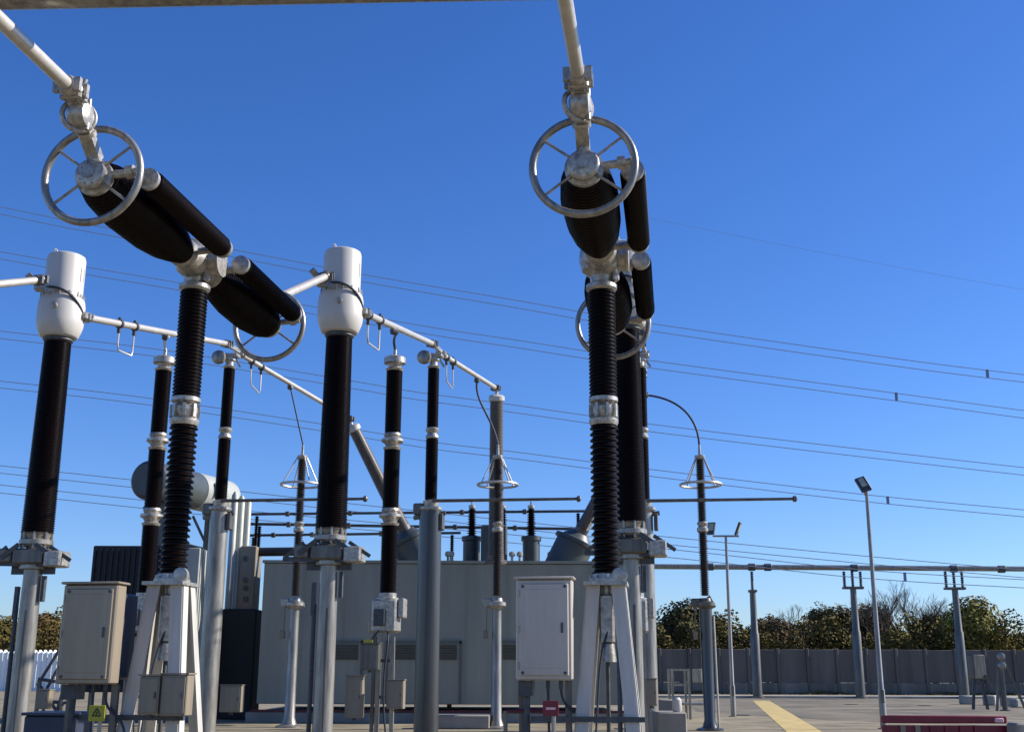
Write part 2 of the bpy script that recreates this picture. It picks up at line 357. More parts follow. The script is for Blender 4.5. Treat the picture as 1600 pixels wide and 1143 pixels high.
# big cross tube at the top edge
a = P(0, -11, 12.2); e = P(700, -24, 12.2); d = (e-a).normalized()
t = conductor('conductor_tube', [a-d*6, a+d*14], .2, 'thick grey tube crossing the top left edge of the view', None, 'galv')

# ------------------------------------------------------------------ current transformers
def ct(px, py, Y, label):
    top = P(px, py, Y); X0 = top.x; o = Vector((X0, Y, 0)); zz = lambda q: P(px, q, Y).z; dy = py-393
    t = thing('current_transformer', (X0, Y, 0), label, 'current transformer', 'white headed current transformers')
    zt, zm, zw, zn, zc, zb = zz(393+dy), zz(458+dy), zz(492+dy), zz(522+dy), zz(524+dy), zz(826+dy)
    MB().lathe(o+UP*zn, UP, [(0, .31), (.015, .39), (.05, .425), (.2, .485), (.3, .512), (.4, .52), (zm-zn-.2, .52), (zm-zn-.07, .495), (zm-zn, .445)], 36).build('tank', M['white'], t)
    MB().lathe(o+UP*zm, UP, [(0, .462), (.04, .462), (.045, .435), (zt-zm-.1, .435), (zt-zm-.035, .415), (zt-zm, .36)], 36).build('bellows_cover', M['white'], t)
    MB().lathe(o+UP*zm, UP, [(-.02, .47), (.05, .47)], 36).build('clamp_band', M['cast'], t)
    MB().lathe(o+UP*(zn-.1), UP, [(0, .28), (.04, .33), (.08, .33), (.1, .28)], 28).build('collar', M['fitdark'], t)
    MB().lathe(o+UP*zb, UP, sheds(0, zc-zb-.06, .325, .348, .05, .275, .298), 30).build('insulator_column', M['porcelain'], t)
    b_ = MB().lathe(o+UP*(zb-.3), UP, [(0, .3), (.05, .36), (.14, .36), (.18, .28), (.27, .3), (.3, .34)], 24)
    for k in range(8):
        a = k*math.pi/4+.2; b_.bar(o+Vector((.31*math.cos(a), .31*math.sin(a), zb-.34)), o+Vector((.31*math.cos(a), .31*math.sin(a), zb+.02)), .03, n=6)
    b_.build('base_flange', M['galv'], t)
    MB().box(o+UP*(zb-.52), (.7, .7, .34), UROT, .04).build('base_tank', M['galvdark'], t)
    MB().box(o+UP*(zb-.58)+UX*.58-U*.1, (.38, .5, .34), UROT, .03).build('terminal_box', M['cast'], t)
    MB().box(o+UP*(zb-.5)-UX*.56-U*.1, (.34, .4, .3), UROT, .03).build('terminal_box', M['galvdark'], t)
    b_ = MB()
    for sx in (-1, 1):
        b_.beam(o+UX*(sx*.62)-U*.3+UP*(zb-.56), o+UX*(sx*.2)-U*.36+UP*(zb-.28), .1, .03).beam(o+UX*(sx*.5)+UP*(zb-.74), o+UX*(sx*.12)+UP*(zb-.74), .3, .06)
        b_.beam(o+UX*(sx*.95)-U*.2+UP*(zb-.62), o+UX*(sx*.5)-U*.3+UP*(zb-.32), .08, .03)
    b_.beam(o-UX*.98-U*.2+UP*(zb-.66), o+UX*.45-U*.2+UP*(zb-.7), .1, .08)
    b_.build('bracket', M['fitdark'], t)
    MB().lathe(o, UP, [(0, .36), (.04, .36), (.05, .215), (zb-.8, .195), (zb-.78, .3), (zb-.7, .3)], 26).build('support_pole', M['galv'], t)
    MB().box(o-U*.2+UX*.05+UP*(zb*.33), (.05, .012, zb*.66-.2), UROT).build('earth_strap', M['galvdark'], t)
    MB().bar(o-UX*.3+UP*.1, o-UX*.3+UP*(zb-1.6), .05, n=8).box(o-UX*.32+UP*(zb-1.5), (.08, .1, .7), UROT).build('cable_conduit', M['fitdark'], t)
    MB().box(o+UX*.28+UP*(zb-1.2), (.07, .1, .55), UROT).build('bracket', M['fitdark'], t)
    # primary terminals
    zt_ = zz(440+dy); mb = MB()
    q = o-UX*.3-U*.42+UP*zz(452+dy)
    mb.box(q, (.3, .22, .12), UROT+.3, .02).beam(q, q-UX*.2-U*.3+UP*.25, .14, .1).beam(q+UP*.0, q+UX*.35-U*.1-UP*.12, .1, .1)
    mb.build('terminal', M['cast'], t)
    q2 = o+UX*.5+U*.12+UP*zz(487+dy)
    MB().box(q2, (.24, .24, .14), UROT, .02).build('terminal', M['cast'], t)
    a = o-UX*.2-U*.44+UP*zz(452+dy); e = q2
    MB().tube(bez(a, o+UX*.1-U*.62+UP*(zz(452+dy)+.05), o+UX*.6-U*.45+UP*zz(458+dy), e), .03).build('jumper_cable', M['cable'], t)
    for a in (.6, 2.7, 4.3): e_ = Vector((math.cos(a), math.sin(a), 0)); MB().ring(o+e_*.36+UP*(zt+.01), e_.cross(UP), .045, .014, 14, 6).build('lifting_eye', M['cast'], t)
    MB().lathe(o-U*.5+UX*.12+UP*zz(480+dy), -U, [(0, .07), (.05, .07), (.055, .055), (.06, .05)], 16).build('oil_gauge', M['cast'], t)
    for k in range(14): a = k*2*math.pi/14; e_ = Vector((math.cos(a), math.sin(a), 0)); MB().bar(o+e_*.475+UP*(zm-.04), o+e_*.475+UP*(zm+.075), .014, n=6).build('bolt', M['cast'], t)
    MB().box(o+UX*.425+UP*zz(425+dy), (.012, .16, .34), UROT).build('rating_plate', M['cab2'], t)
    return o, q, q2
ctA = ct(105, 400, 25.6, 'white headed current transformer at the left edge')
ctB = ct(536, 393, 25.4, 'white headed current transformer in the middle, right of the left breaker')
ctC = ct(975, 383, 25.1, 'current transformer mostly hidden behind the right breaker column')
# tubes from breaker far terminals up to the current transformers
G1 = 'tubes joining breakers to current transformers'
def ctube(a, e, r, label, grp, cl0=True, cl1=True, mat='alu'):
    t = thing('conductor_tube', a, label, 'conductor tube', grp); MB().tube([a, e], r, 16).build('tube', M[mat], t); d = e-a
    if cl0: mb = MB(); clamp_mb(mb, a+d.normalized()*.1, d, r); mb.build('clamp', M['cast'], t)
    if cl1: mb = MB(); clamp_mb(mb, e-d.normalized()*.1, d, r, 1.2); mb.build('clamp', M['galvdark'], t)
    return t
ctube(P(-150, 458, 21.2), P(66, 437, 24.8), .085, 'white tube entering from the left edge to the leftmost transformer head', G1)
ctube(hA+U*(3.42+.02)+UP*.5, P(511, 431, 24.7), .085, 'short white tube between the left breaker and middle transformer head', G1)
ctube(hB+U*(3.5+.02)+UP*.5, P(958, 425, 24.4), .085, 'short tube hidden behind the right breaker head', G1)

# ------------------------------------------------------------------ voltage transformers (three stack)
def cvt(px, Y, label, dx=0):
    top = P(px, 565, Y); o = Vector((top.x, Y, 0)); zz = lambda q: P(px, q, Y).z
    t = thing('voltage_transformer', (o.x, o.y, 0), label, 'voltage transformer', 'three stack voltage transformers')
    zs = [(zz(928), zz(820)), (zz(795), zz(702)), (zz(678), zz(580))]
    for a, e in zs: MB().lathe(o+UP*a, UP, sheds(0, e-a, .2, .222, .045), 24).build('insulator_column', M['porcelain'], t)
    for (a, e) in ((zs[0][1], zs[1][0]), (zs[1][1], zs[2][0])):
        h = e-a; MB().lathe(o+UP*a, UP, [(-.02, .22), (.04, .25), (.08, .17), (h*.4, .22), (h*.5, .3), (h*.66, .3), (h*.74, .2), (h-.04, .24), (h+.02, .22)], 22).build('joint_flange', M['cast'], t)
    h = zz(556)-zs[2][1]; MB().lathe(o+UP*zs[2][1], UP, [(0, .22), (.05, .25), (.1, .17), (h*.45, .2), (h*.5, .3), (h*.85, .3), (h, .18)], 22).build('top_cap', M['cast'], t)
    MB().bar(o+UP*zz(556), o+UP*zz(546), .05).build('terminal', M['cast'], t)
    MB().box(o+UP*((zz(932)+zz(992))/2)-UX*.02, (.66, .6, zz(940)-zz(992)), UROT, .05).lathe(o+UP*(zz(940)), UP, [(0, .3), (.1, .3), (.12, .23), (zz(928)-zz(940)+.03, .23)], 20).build('base_tank', M['cast'], t)
    MB().box(o+UP*zz(950)+UX*.4, (.16, .4, .5), UROT, .02).build('terminal_box', M['cast'], t); MB().box(o+UP*zz(978)-UX*.38, (.14, .34, .3), UROT, .02).build('terminal_box', M['cab'], t)
    MB().box(o+UP*zz(965)-UX*.12-U*.34, (.3, .1, .42), UROT, .02).bar(o+UP*zz(985)-UX*.12-U*.38, o+UP*zz(1000)-UX*.3-U*.38, .03).build('gauge_box', M['fitdark'], t)
    zp = zz(994)
    for sx in (-1, 1): MB().beam(o+UX*(sx*.17)+UP*zp, o+UX*(sx*.2), .1, .22).build('leg', M['galv'], t)
    mb = MB().beam(o+UX*.2+UP*(zp-.6), o-UX*.2+UP*(zp-.6), .08, .06).beam(o+UX*.2+UP*(zp-1.5), o-UX*.2+UP*(zp-1.5), .08, .06); mb.build('cross_bar', M['galvdark'], t)
    MB().bar(o-UX*.28-U*.1+UP*(zp+.1), o-UX*.3-U*.1+UP*.1, .05, n=8).build('cable_conduit', M['galvdark'], t)
    MB().tube(bez(o+UX*.1-U*.3+UP*(zp+.1), o+UX*.2-U*.4+UP*(zp-.4), o-UX*.1-U*.3+UP*(zp-.8), o+UX*.1-U*.2+UP*.2), .025).build('cable', M['cable'], t)
    return o, o+UP*zz(546)
vtA = cvt(257, 30.9, 'three stack voltage transformer between the leftmost white head and left breaker column')
vtB = cvt(617, 30.7, 'three stack voltage transformer just right of the middle white head')
vtC = cvt(984, 30.5, 'three stack voltage transformer hidden behind the right breaker column')
small_cab(541, 566, 1055, 1121, 30.1, 'taller pale box left of the middle voltage transformer legs')
small_cab(605, 631, 1062, 1107, 30.1, 'smaller pale box right of the middle voltage transformer legs')
small_cab(345, 377, 1070, 1112, 31.5, 'grey box beside the thick pole left of the enclosure')
tb = small_cab(563, 592, 1005, 1046, 30.0, 'dark box with yellow tag above the taller pale box', 'galvdark')
q_ = P(575, 1001, 29.8); MB().box(q_, (.24, .015, .07), UROT, .004).build('yellow_tag', M['ysign'], tb)
small_cab(1010, 1028, 1060, 1102, 29.5, 'narrow grey box right of the right breaker legs')
small_cab(58, 76, 1077, 1107, 33, 'tiny grey box between the leftmost pole and large left cabinet')

# ------------------------------------------------------------------ post insulators with parked earthing arm
def post(px, Y, wpole, label):
    top = P(px, 555, Y); o = Vector((top.x, Y, 0)); zz = lambda q: P(px, q, Y).z
    t = thing('earthing_switch', (o.x, o.y, 0), label, 'earthing switch', 'earthing switches on tall post insulators')
    MB().lathe(o+UP*zz(780), UP, sheds(0, zz(686)-zz(780), .168, .188, .045), 22).build('insulator_column', M['porcelain'], t)
    MB().lathe(o+UP*zz(668), UP, sheds(0, zz(574)-zz(668), .156, .175, .045), 22).build('insulator_column', M['porcelain'], t)
    h = zz(668)-zz(686); MB().lathe(o+UP*zz(686), UP, [(0, .16), (.04, .2), (.09, .2), (h*.5, .14), (h-.09, .2), (h-.03, .2), (h, .16)], 20).build('joint_flange', M['cast'], t)
    mb = MB().lathe(o+UP*zz(576), UP, [(0, .17), (.06, .2), (.1, .13), (.2, .13), (.26, .18), (.34, .18), (.36, .1)], 20)
    mb.box(o+UP*zz(556), (.55, .3, .12), UROT, .02).beam(o+UX*.1-U*.5+UP*zz(545), o+UX*.15+U*.5+UP*zz(545), .12, .1).beam(o+UX*.3+U*.1+UP*zz(572), o+UX*.1+U*.1+UP*zz(556), .06, .06)
    mb.build('terminal', M['cast'], t)
    MB().lathe(o-UX*.24-U*.22+UP*zz(562), -U+UX*.1, [(0, .1), (.04, .2), (.12, .22), (.2, .2), (.23, .14)], 22).build('contact_shield', M['galv'], t)
    zp = zz(782)
    MB().lathe(o+UP*(zp-.32), UP, [(0, .3), (.05, .34), (.12, .34), (.14, .22), (.3, .24), (.33, .17)], 22).build('base_flange', M['cast'], t)
    MB().box(o+UP*(zp-.25)-UX*.35, (.3, .3, .34), UROT, .03).beam(o-UX*.5+UP*(zp-.5), o+UX*.45+UP*(zp-.36), .12, .1).build('switch_mechanism', M['galvdark'], t)
    MB().box(o+UP*(zp-.62)+UX*.34, (.12, .3, .5), UROT, .02).build('motor_box', M['galvdark'], t)
    a = o+UX*.1-U*.2+UP*(zp-.03)
    arm = MB().bar(a, a+Vector((4.25, -.1, .06)), .05, .042).lathe(a+Vector((4.2, -.1, .06)), Vector((1, 0, 0)), [(0, .04), (.02, .09), (.1, .09), (.13, .05)], 12)
    arm.build('earthing_arm', M['galvdark'], t)
    MB().lathe(o, UP, [(0, wpole+.15), (.04, wpole+.15), (.05, wpole), (zp-.32, wpole*.93)], 28).build('support_pole', M['shadepole' if wpole > .3 else 'galv'], t)
    return o, zz
poA, zA = post(360, 34.3, .29, 'earthing switch on thick pole right of the left breaker column')
poB, zB = post(678, 34.0, .35, 'earthing switch on thickest pole before the grey enclosure')
poC, zC = post(1000, 33.7, .27, 'earthing switch behind the right breaker, its arm pointing past the grading ring')

# ------------------------------------------------------------------ surge arresters with cone ring
def arrester(px, Y, label, pole='galv'):
    top = P(px, 705, Y); o = Vector((top.x, Y, 0)); zz = lambda q: P(px, q, Y).z
    t = thing('surge_arrester', (o.x, o.y, 0), label, 'surge arrester', 'surge arresters with conical rings')
    MB().lathe(o+UP*zz(930), UP, sheds(0, zz(830)-zz(930), .1, .15, .06), 18).build('insulator_column', M['silidark'], t)
    MB().lathe(o+UP*zz(814), UP, sheds(0, zz(716)-zz(814), .1, .145, .06), 18).build('insulator_column', M['silidark'], t)
    MB().lathe(o+UP*zz(832), UP, [(0, .13), (.05, .18), (.15, .18), (.2, .12), (.3, .18), (.36, .13)], 16).build('joint_flange', M['cast'], t)
    MB().lathe(o+UP*zz(718), UP, [(0, .14), (.05, .17), (.14, .17), (.16, .05), (.5, .04)], 16).build('top_cap', M['cast'], t)
    rg = MB().ring(o+UP*zz(757), UP, .66, .04, 44, 10).build('grading_ring', M['alu'], t)
    for k in range(4):
        a = R(35)+k*math.pi/2; e = Vector((math.cos(a), math.sin(a), 0))
        MB().bar(o+e*.14+UP*zz(712), o+e*.65+UP*zz(757), .022, n=8).build('strut', M['alu'], rg)
    zb = zz(936)
    mb = MB().lathe(o+UP*(zb-.3), UP, [(0, .2), (.1, .3), (.2, .3), (.25, .2), (.34, .18)], 18).box(o-UX*.3+UP*(zb-.1), (.3, .3, .26), UROT, .03).beam(o+UX*.28+UP*(zb-.25), o+UX*.1+UP*(zb+.1), .1, .1)
    mb.build('base_flange', M['cast' if pole == 'galv' else 'galvdark'], t)
    MB().box(o-UX*.34-U*.1+UP*(zb-1.1), (.14, .16, .26), UROT, .02).bar(o-UX*.32+UP*(zb-.1), o-UX*.34+UP*(zb-1.0), .02, n=6).build('surge_counter', M['cab2'], t)
    MB().lathe(o, UP, [(0, .42), (.05, .42), (.1, .24), (.3, .17), (zb-.3, .145 if pole == 'galv' else .2)], 22).build('support_pole', M[pole], t)
    if pole != 'galv': MB().bar(o+UX*.27+UP*.1, o+UX*.24+UP*(zb-.5), .035, n=8).build('cable_conduit', M['alu'], t)  # pale bar drawn as the bright sunlit edge of the dark pole
    return o, o+UP*(zz(718)+.5)
arA = arrester(473, 38.2, 'surge arrester left of the middle white headed transformer pole')
arB = arrester(778, 37.9, 'surge arrester in front of the central bushing and grey enclosure')
arC = arrester(1093, 37.2, 'surge arrester with ring standing clear right of the breakers', 'shadepole')

# ------------------------------------------------------------------ sloping tubes
G2 = 'tubes from current transformers to post insulators'; G3 = 'tubes from post insulators to bushings'
bushA_top = P(548, 660, 42.0); bushB_top = P(776, 612, 39.8); bushC_top = P(1003, 650, 42)
segs = []
for q2, (po, zf), bt, l1, l2 in ((ctA[2], (poA, zA), bushA_top, 'white tube from the leftmost transformer head passing behind the left breaker column', 'white tube sloping down behind the middle transformer head'),
                               (ctB[2], (poB, zB), bushB_top, 'white tube from the middle transformer head to the post insulator', 'white tube ending on top of the central bushing'),
                               (ctC[2], (poC, zC), bushC_top, 'white tube hidden behind the right breaker from the third transformer', 'short white tube at the right edge of the right breaker stack')):
    pa = po-U*.25+UX*.02+UP*zf(541); pb = po+U*.35+UX*.12+UP*zf(547)
    ctube(q2, pa, .085, l1, G2); ctube(pb, bt+UP*.12, .08, l2, G3); segs.append((q2, pa, pb, bt))
G4 = 'earthing loops hanging under the tubes'
def loop(a, e, f, label, drop=.55, w_=.42):
    p = a.lerp(e, f); d = (e-a).normalized(); d2 = Vector((d.x, d.y, 0)).normalized(); q = p+d*w_
    z = lambda v, k: v-UP*k
    t = thing('earthing_loop', p, label, 'earthing loop', G4)
    MB().tube([z(p, .08), z(p, drop*.8), z(p, drop)+d2*.05, z(q, drop+.12)-d2*.06, z(q, drop), z(q, .08)], .021, 8).build('loop_bar', M['alu'], t)
    for v in (p, q): mb = MB(); mb.lathe(v-d*.05, d, [(0, .1), (.02, .12), (.08, .12), (.1, .1)], 12).box(v-UP*.16, (.07, .07, .16), UROT).box(v+UP*.12, (.06, .06, .08), UROT); mb.build('clamp', M['fitdark'], t)
loop(segs[0][0], segs[0][1], .2, 'bent loop hanging under the tube right of the leftmost head', .66, .8)
loop(segs[0][2], segs[0][3], .1, 'small loop under the tube right of the left post insulator', .75, .6)
loop(segs[1][0], segs[1][1], .06, 'bent loop hanging just right of the middle white head', .66, 1.15)
loop(segs[1][2], segs[1][3], .1, 'small loop right of the middle post insulator top', .75, .6)
loop(segs[2][2], segs[2][3], .25, 'small loop at the right edge behind the right breaker', .7, .6)
G5 = 'flexible wires dropping from the tubes'
def drop_wire(pts, r, label, mat='cable'):
    mb = MB(); t = thing('jumper_wire', pts[0], label, 'jumper wire', G5); MB().tube(pts, r, 8).build('wire', M[mat], t)
    d = pts[1]-pts[0]; MB().lathe(pts[0]-d.normalized()*.1, d, [(0, .05), (.03, .1), (.14, .1), (.17, .04)], 10).build('clamp', M['fitdark'], t)
for (o, tp), (a, e, _, _), f, lab, mat in ((vtA, segs[0], .5, 'pale wire bending down to the left voltage transformer', 'alu'), (vtB, segs[1], .38, 'dark wire from tube to the middle voltage transformer', 'cable'), (vtC, segs[2], .5, 'hidden wire to the third voltage transformer', 'cable')):
    p = a.lerp(e, f)-UP*.12
    drop_wire(bez(p, p+Vector((.25, 0, -.05)), tp+Vector((-.15, -.1, .5)), tp), .035, lab, mat)
def near_on(seg, px, Y): return P(px, 0, Y)
p = segs[0][2].lerp(segs[0][3], .42)-UP*.08
drop_wire([p, p.lerp(arA[1], .33), p.lerp(arA[1], .66), arA[1]], .026, 'thin vertical wire down to the left ringed arrester')
p = segs[1][2].lerp(segs[1][3], .62)-UP*.08
drop_wire(bez(p, p+Vector((-.1, .1, -.7)), arB[1]+Vector((-.2, 0, 1.0)), arB[1]), .035, 'dark wire curving down to the central bushing front')
p = segs[2][2].lerp(segs[2][3], .55)-UP*.1
p = P(1010, 617, 37.5)
drop_wire(bez(p, P(1060, 622, 37.4), P(1090, 650, 37.3), arC[1]), .036, 'long arching wire to the right ringed arrester')
mb = MB(); q0 = segs[2][2]; mb.tube([q0, P(1004, 590, 35), p], .03, 8); o_ = mb.build('jumper_wire', M['alu']); tag(o_, 'pale bent wire at the right edge of the right breaker stack', 'jumper wire', G5)

# ------------------------------------------------------------------ transformer in its enclosure
YE = 42.5
def en(px, py, Y=YE): return P(px, py, Y)
xl, xr, zt = en(412, 900).x, en(985, 900).x, en(650, 880).z
t = thing('transformer', ((xl+xr)/2, YE, 0), 'large transformer in grey acoustic enclosure with bushings on its roof', 'transformer')
dpt = 7.5
MB().box(((xl+xr)/2, YE+dpt/2, (zt+.6)/2), (xr-xl, dpt, zt-.6), 0, .02).build('enclosure_wall', M['encl'], t)
mb = MB(); n = 9
for i in range(1, n): mb.box((xl+(xr-xl)*i/n, YE-.006, (zt+.6)/2), (.05, .03, zt-.75))
mb.build('panel_seams', M['encl'], t)
MB().box(((xl+xr)/2, YE+dpt/2, zt+.06), (xr-xl+.12, dpt+.12, .1)).build('roof', M['encl'], t)
MB().box(((xl+xr)/2, YE+dpt/2, .16), (xr-xl+.6, dpt+.6, .32)).build('plinth', M['concrete'], t)
MB().box(((xl+xr)/2, YE-.2, .37), (xr-xl+.3, .1, .09)).build('skirting_rail', M['redpaint'], t)
for (x0, x1) in ((512, 562), (606, 718), (780, 812)):
    a = en(x0, 1000); e = en(x1, 1122)
    d_ = MB().box(((a.x+e.x)/2, YE-.03, (a.z+.62)/2), (e.x-a.x, .08, a.z-.62), 0, .01).build('door', M['encl'], t)
    f_ = MB().box(((a.x+e.x)/2, YE-.075, a.z-.05), (e.x-a.x+.1, .06, .1)); f_.box((a.x, YE-.075, (a.z+.62)/2), (.07, .06, a.z-.62)).box((e.x, YE-.075, (a.z+.62)/2), (.07, .06, a.z-.62)); f_.build('door_frame', M['encldark'], d_)
    zl = en(x0, 1006).z; zl2 = en(x0, 1030).z; mb = MB(); k = 9
    for i in range(k): mb.box(((a.x+e.x)/2, YE-.09, zl2+(zl-zl2)*(i+.5)/k), (e.x-a.x-.25, .05, (zl-zl2)/k*.6), mat=Matrix.Rotation(R(30), 3, 'X'))
    mb.build('louvre', M['encldark'], d_)
# HV bushings
def bushing(base, top, label=None, r=.24):
    ax = top-base; Lb = ax.length; ax.normalize()
    b_ = MB().lathe(base, ax, [(0, r*1.5), (.1, r*1.5), (.12, r*1.1), (.3, r*1.1)]+sheds(.3, Lb-.35, r*.98, r*1.08, .05, r*.84, r*.93), 22).build('bushing', M['silicone'], t)
    MB().lathe(base+ax*(Lb-.35), ax, [(0, r*.8), (.04, r*1.1), (.18, r*1.1), (.24, r*.8), (.26, .06), (.42, .06)], 18).build('bushing_cap', M['white'], b_)
zr = zt+.1
def turret(c, r, ztop, ax=UP):
    h = ztop-zr; MB().lathe(Vector((c[0], c[1], zr))-ax*.2, ax, [(0, r), (h*.9, r), (h*.92, r*1.12), (h+.15, r*1.12), (h+.2, r*.8)], 26).build('turret', M['tank'], t)
YB = 45
bA = P(634, 832, 43.6); bC = P(905, 835, 43.6); bB = P(779, 832, 40.9+3)
bushing(bA, bushA_top); bushing(bC, bushC_top)
bushing(Vector((bushB_top.x, bB.y-3.0, P(778, 880, 41).z)), bushB_top, r=.26)
for bb, s in ((bA, -1), (bC, 1)):
    ax = Vector((s*.5, 0, 1)).normalized(); MB().lathe(bb-ax*1.7, ax, [(0, .72), (1.3, .72), (1.32, .82), (1.45, .82), (1.5, .6), (1.72, .4)], 26).build('turret', M['tank'], t)
    MB().bar(bb+Vector((-s*.9, .2, -1.6)), bb+Vector((-s*.1, .1, -.4)), .12).build('pipe', M['tank'], t)
b0 = P(772, 880, 44.6); MB().box((b0.x, 44.8, (zr+P(772, 822, 44.6).z)/2), (1.0, 1.6, P(772, 822, 44.6).z-zr), 0, .06).build('turret', M['tank'], t)
for pxx in (737, 785, 830):
    q = P(pxx, 845, 46); zc = q.z; c = Vector((q.x, 46, 0)); zt1 = P(pxx, 838, 46).z; zt2 = P(pxx, 795, 46).z
    if pxx != 785: MB().lathe(c+UP*(zr-.2), UP, [(0, .34), (zt1-zr, .34), (zt1-zr+.04, .4), (zt1-zr+.2, .4)], 22).build('turret', M['tank'], t)
    b_ = MB().lathe(c+UP*zt1, UP, sheds(0, zt2-zt1, .12, .2, .09, .1, .15), 18).build('bushing', M['porcelain'], t)
    MB().lathe(c+UP*zt2, UP, [(0, .1), (.04, .14), (.15, .14), (.18, .04), (.3, .04)], 14).build('bushing_cap', M['cast'], b_)
for pxx in (705, 800, 860, 700, 812, 875):
    q = P(pxx, 870, 44); MB().bar(Vector((q.x, 44, zr-.02)), Vector((q.x, 44, zr+.35)), .05, n=8).lathe(Vector((q.x, 44, zr+.3)), UP, [(0, .05), (.03, .12), (.15, .12), (.2, .05)], 10).build('valve', M['cast'], t)
# tertiary busbars behind
G6 = 'thin horizontal busbars behind the posts'
for (x0, y0, x1, y1, Y, r, lab) in ((380, 803, 925, 798, 46.2, .055, 'upper dark busbar running behind the posts above the enclosure'),
                                  (385, 818, 905, 826, 46.8, .06, 'middle dark busbar running behind the posts above the enclosure'),
                                  (383, 836, 720, 832, 47.4, .055, 'lower dark busbar running behind the posts above the enclosure')):
    a = P(x0, y0, Y); e = P(x1, y1, Y); tt = thing('busbar', a, lab, 'busbar', G6); MB().bar(a, e, r, n=10).build('tube', M['fitdark'], tt)
    for f in (.12, .3, .62, .8): MB().lathe(a.lerp(e, f), (e-a), [(0, r), (.02, r*1.9), (.16, r*1.9), (.18, r)], 10).build('clamp', M['galvdark'], tt)
    for f in (.04, .96):
        q = a.lerp(e, f); MB().lathe(Vector((q.x, q.y, 0)), UP, [(0, .1), (q.z-1.3, .08)], 10).build('support_post', M['galvdark'], tt)
        MB().lathe(Vector((q.x, q.y, q.z-1.3)), UP, sheds(0, 1.22, .05, .09, .08), 12).build('insulator', M['porcelain'], tt)
a = P(382, 862, 45); e = P(458, 861, 45); zb_ = a.z
tt = thing('cable_duct', a, 'thick black horizontal duct left of the grey enclosure', 'cable duct'); MB().bar(a, e+Vector((.3, 0, 0)), .17).build('duct', M['radiator'], tt)
MB().box((a.x+.25, a.y, zb_/2-.09), (.16, .16, zb_-.18)).build('support_post', M['galvdark'], tt); MB().box((e.x+.1, e.y, zb_/2-.09), (.16, .16, zb_-.18)).build('support_post', M['galvdark'], tt)

# ------------------------------------------------------------------ cooler group left of the enclosure
Yc = 41.0
t = thing('cooler_bank', (P(215, 900, Yc).x, Yc, 0), 'radiator bank behind the left breaker, front coloured as shaded, ribbed side as sunlit', 'cooler')
x0, x1, z1 = P(146, 853, Yc).x, P(288, 853, Yc).x, P(215, 852, Yc).z; z0 = 1.0
MB().box(((x0+x1)/2, Yc+1.0, (z0+z1)/2), (x1-x0, 2.0, z1-z0), 0, .03).build('radiator_block', M['radiator'], t)  # front in shadow, painted nearly black
mb = MB()
for i in range(16): mb.box((x0+(x1-x0)*(i+.5)/16, Yc-.03, (z0+z1)/2), (.05, .06, z1-z0-.2))
mb.build('fins', M['radiator'], t)
mb = MB()
for i in range(7): mb.box((x1+.28, Yc+.2+i*.28, (z0+z1)/2+.1), (.5, .12, z1-z0-.3), 0, .02)
mb.build('sunlit_fins', M['tanklt'], t)  # right side made paler in colour, as if sunlit
for sx in (x0+.3, x1-.1):
    for sy in (.3, 1.7): MB().box((sx, Yc+sy, z0/2), (.14, .14, z0)).build('leg', M['galvdark'], t)
t = thing('conservator_tank', (P(262, 900, 44).x, 45, 0), 'dark conservator drum, its far half coloured as sunlit, above the dark radiator bank', 'tank')
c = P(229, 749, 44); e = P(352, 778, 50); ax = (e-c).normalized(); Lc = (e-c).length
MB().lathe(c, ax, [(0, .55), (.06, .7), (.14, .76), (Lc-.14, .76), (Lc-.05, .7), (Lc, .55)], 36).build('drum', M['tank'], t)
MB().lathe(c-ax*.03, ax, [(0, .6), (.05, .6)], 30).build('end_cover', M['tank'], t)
MB().lathe(c+ax*(Lc*.55), ax, [(0, .765), (Lc*.44, .765)], 36).build('sunlit_sleeve', M['tanklt'], t)  # sunlit stretch of the drum drawn as a paler sleeve
q = c+ax*(Lc*.7)+Vector((.62, -.55, .05)); MB().box(q, (.34, .12, .6), R(-40), .03).build('level_gauge', M['white'], t)
for f in (.2, .8):
    q = c+ax*(Lc*f)-UP*.7; MB().box((q.x, q.y, q.z/2), (.3, .3, q.z)).build('support_post', M['galvdark'], t)
    MB().beam(q-Vector((0, 0, .2))-Vector((.7, 0, 0)), q-Vector((0, 0, 1.5)), .1, .1).beam(q-Vector((0, 0, .2))+Vector((.7, 0, 0)), q-Vector((0, 0, 1.5)), .1, .1).build('brace', M['galvdark'], t)
MB().tube([c+ax*1.2-UP*.7, c+ax*1.2-UP*2.2+Vector((.3, 0, 0)), c+ax*1.2-UP*2.6+Vector((1.8, -.3, 0))], .1).build('pipe', M['tank'], t)
t = thing('oil_riser', (P(378, 900, 44).x, 45, 0), 'pale ribbed riser tower beside the left pole and black duct', 'radiator')
xa = P(362, 900, 44.5).x
mb = MB()
for i in range(3):
    q = P(368+i*8, 768+i*4, 44.5); mb.lathe(Vector((q.x, 44.5+i*.25, 2.6)), UP, [(0, .13), (q.z-2.75, .13), (q.z-2.6, .05)], 14)
mb.build('riser_tubes', M['tanklt'], t)
q = P(383, 900, 44.2); MB().box((q.x, 45, (P(383, 850, 44).z+P(383, 960, 44).z)/2), (.62, 1.0, P(383, 850, 44).z-P(383, 960, 44).z), 0, .03).build('pale_panel', M['cab2'], t)
for yy in (872, 905, 918, 935): q = P(383, yy, 44.4); MB().lathe(Vector((q.x, 44.48, q.z)), -Vector((0, 1, 0)), [(0, .1), (.05, .1)], 12).build('port', M['fitdark'], t)
z1 = P(383, 950, 44).z; MB().box((P(368, 1000, 44).x, 45, z1/2), (1.3, 1.4, z1), 0, .04).build('base_tank', M['radiator'], t)

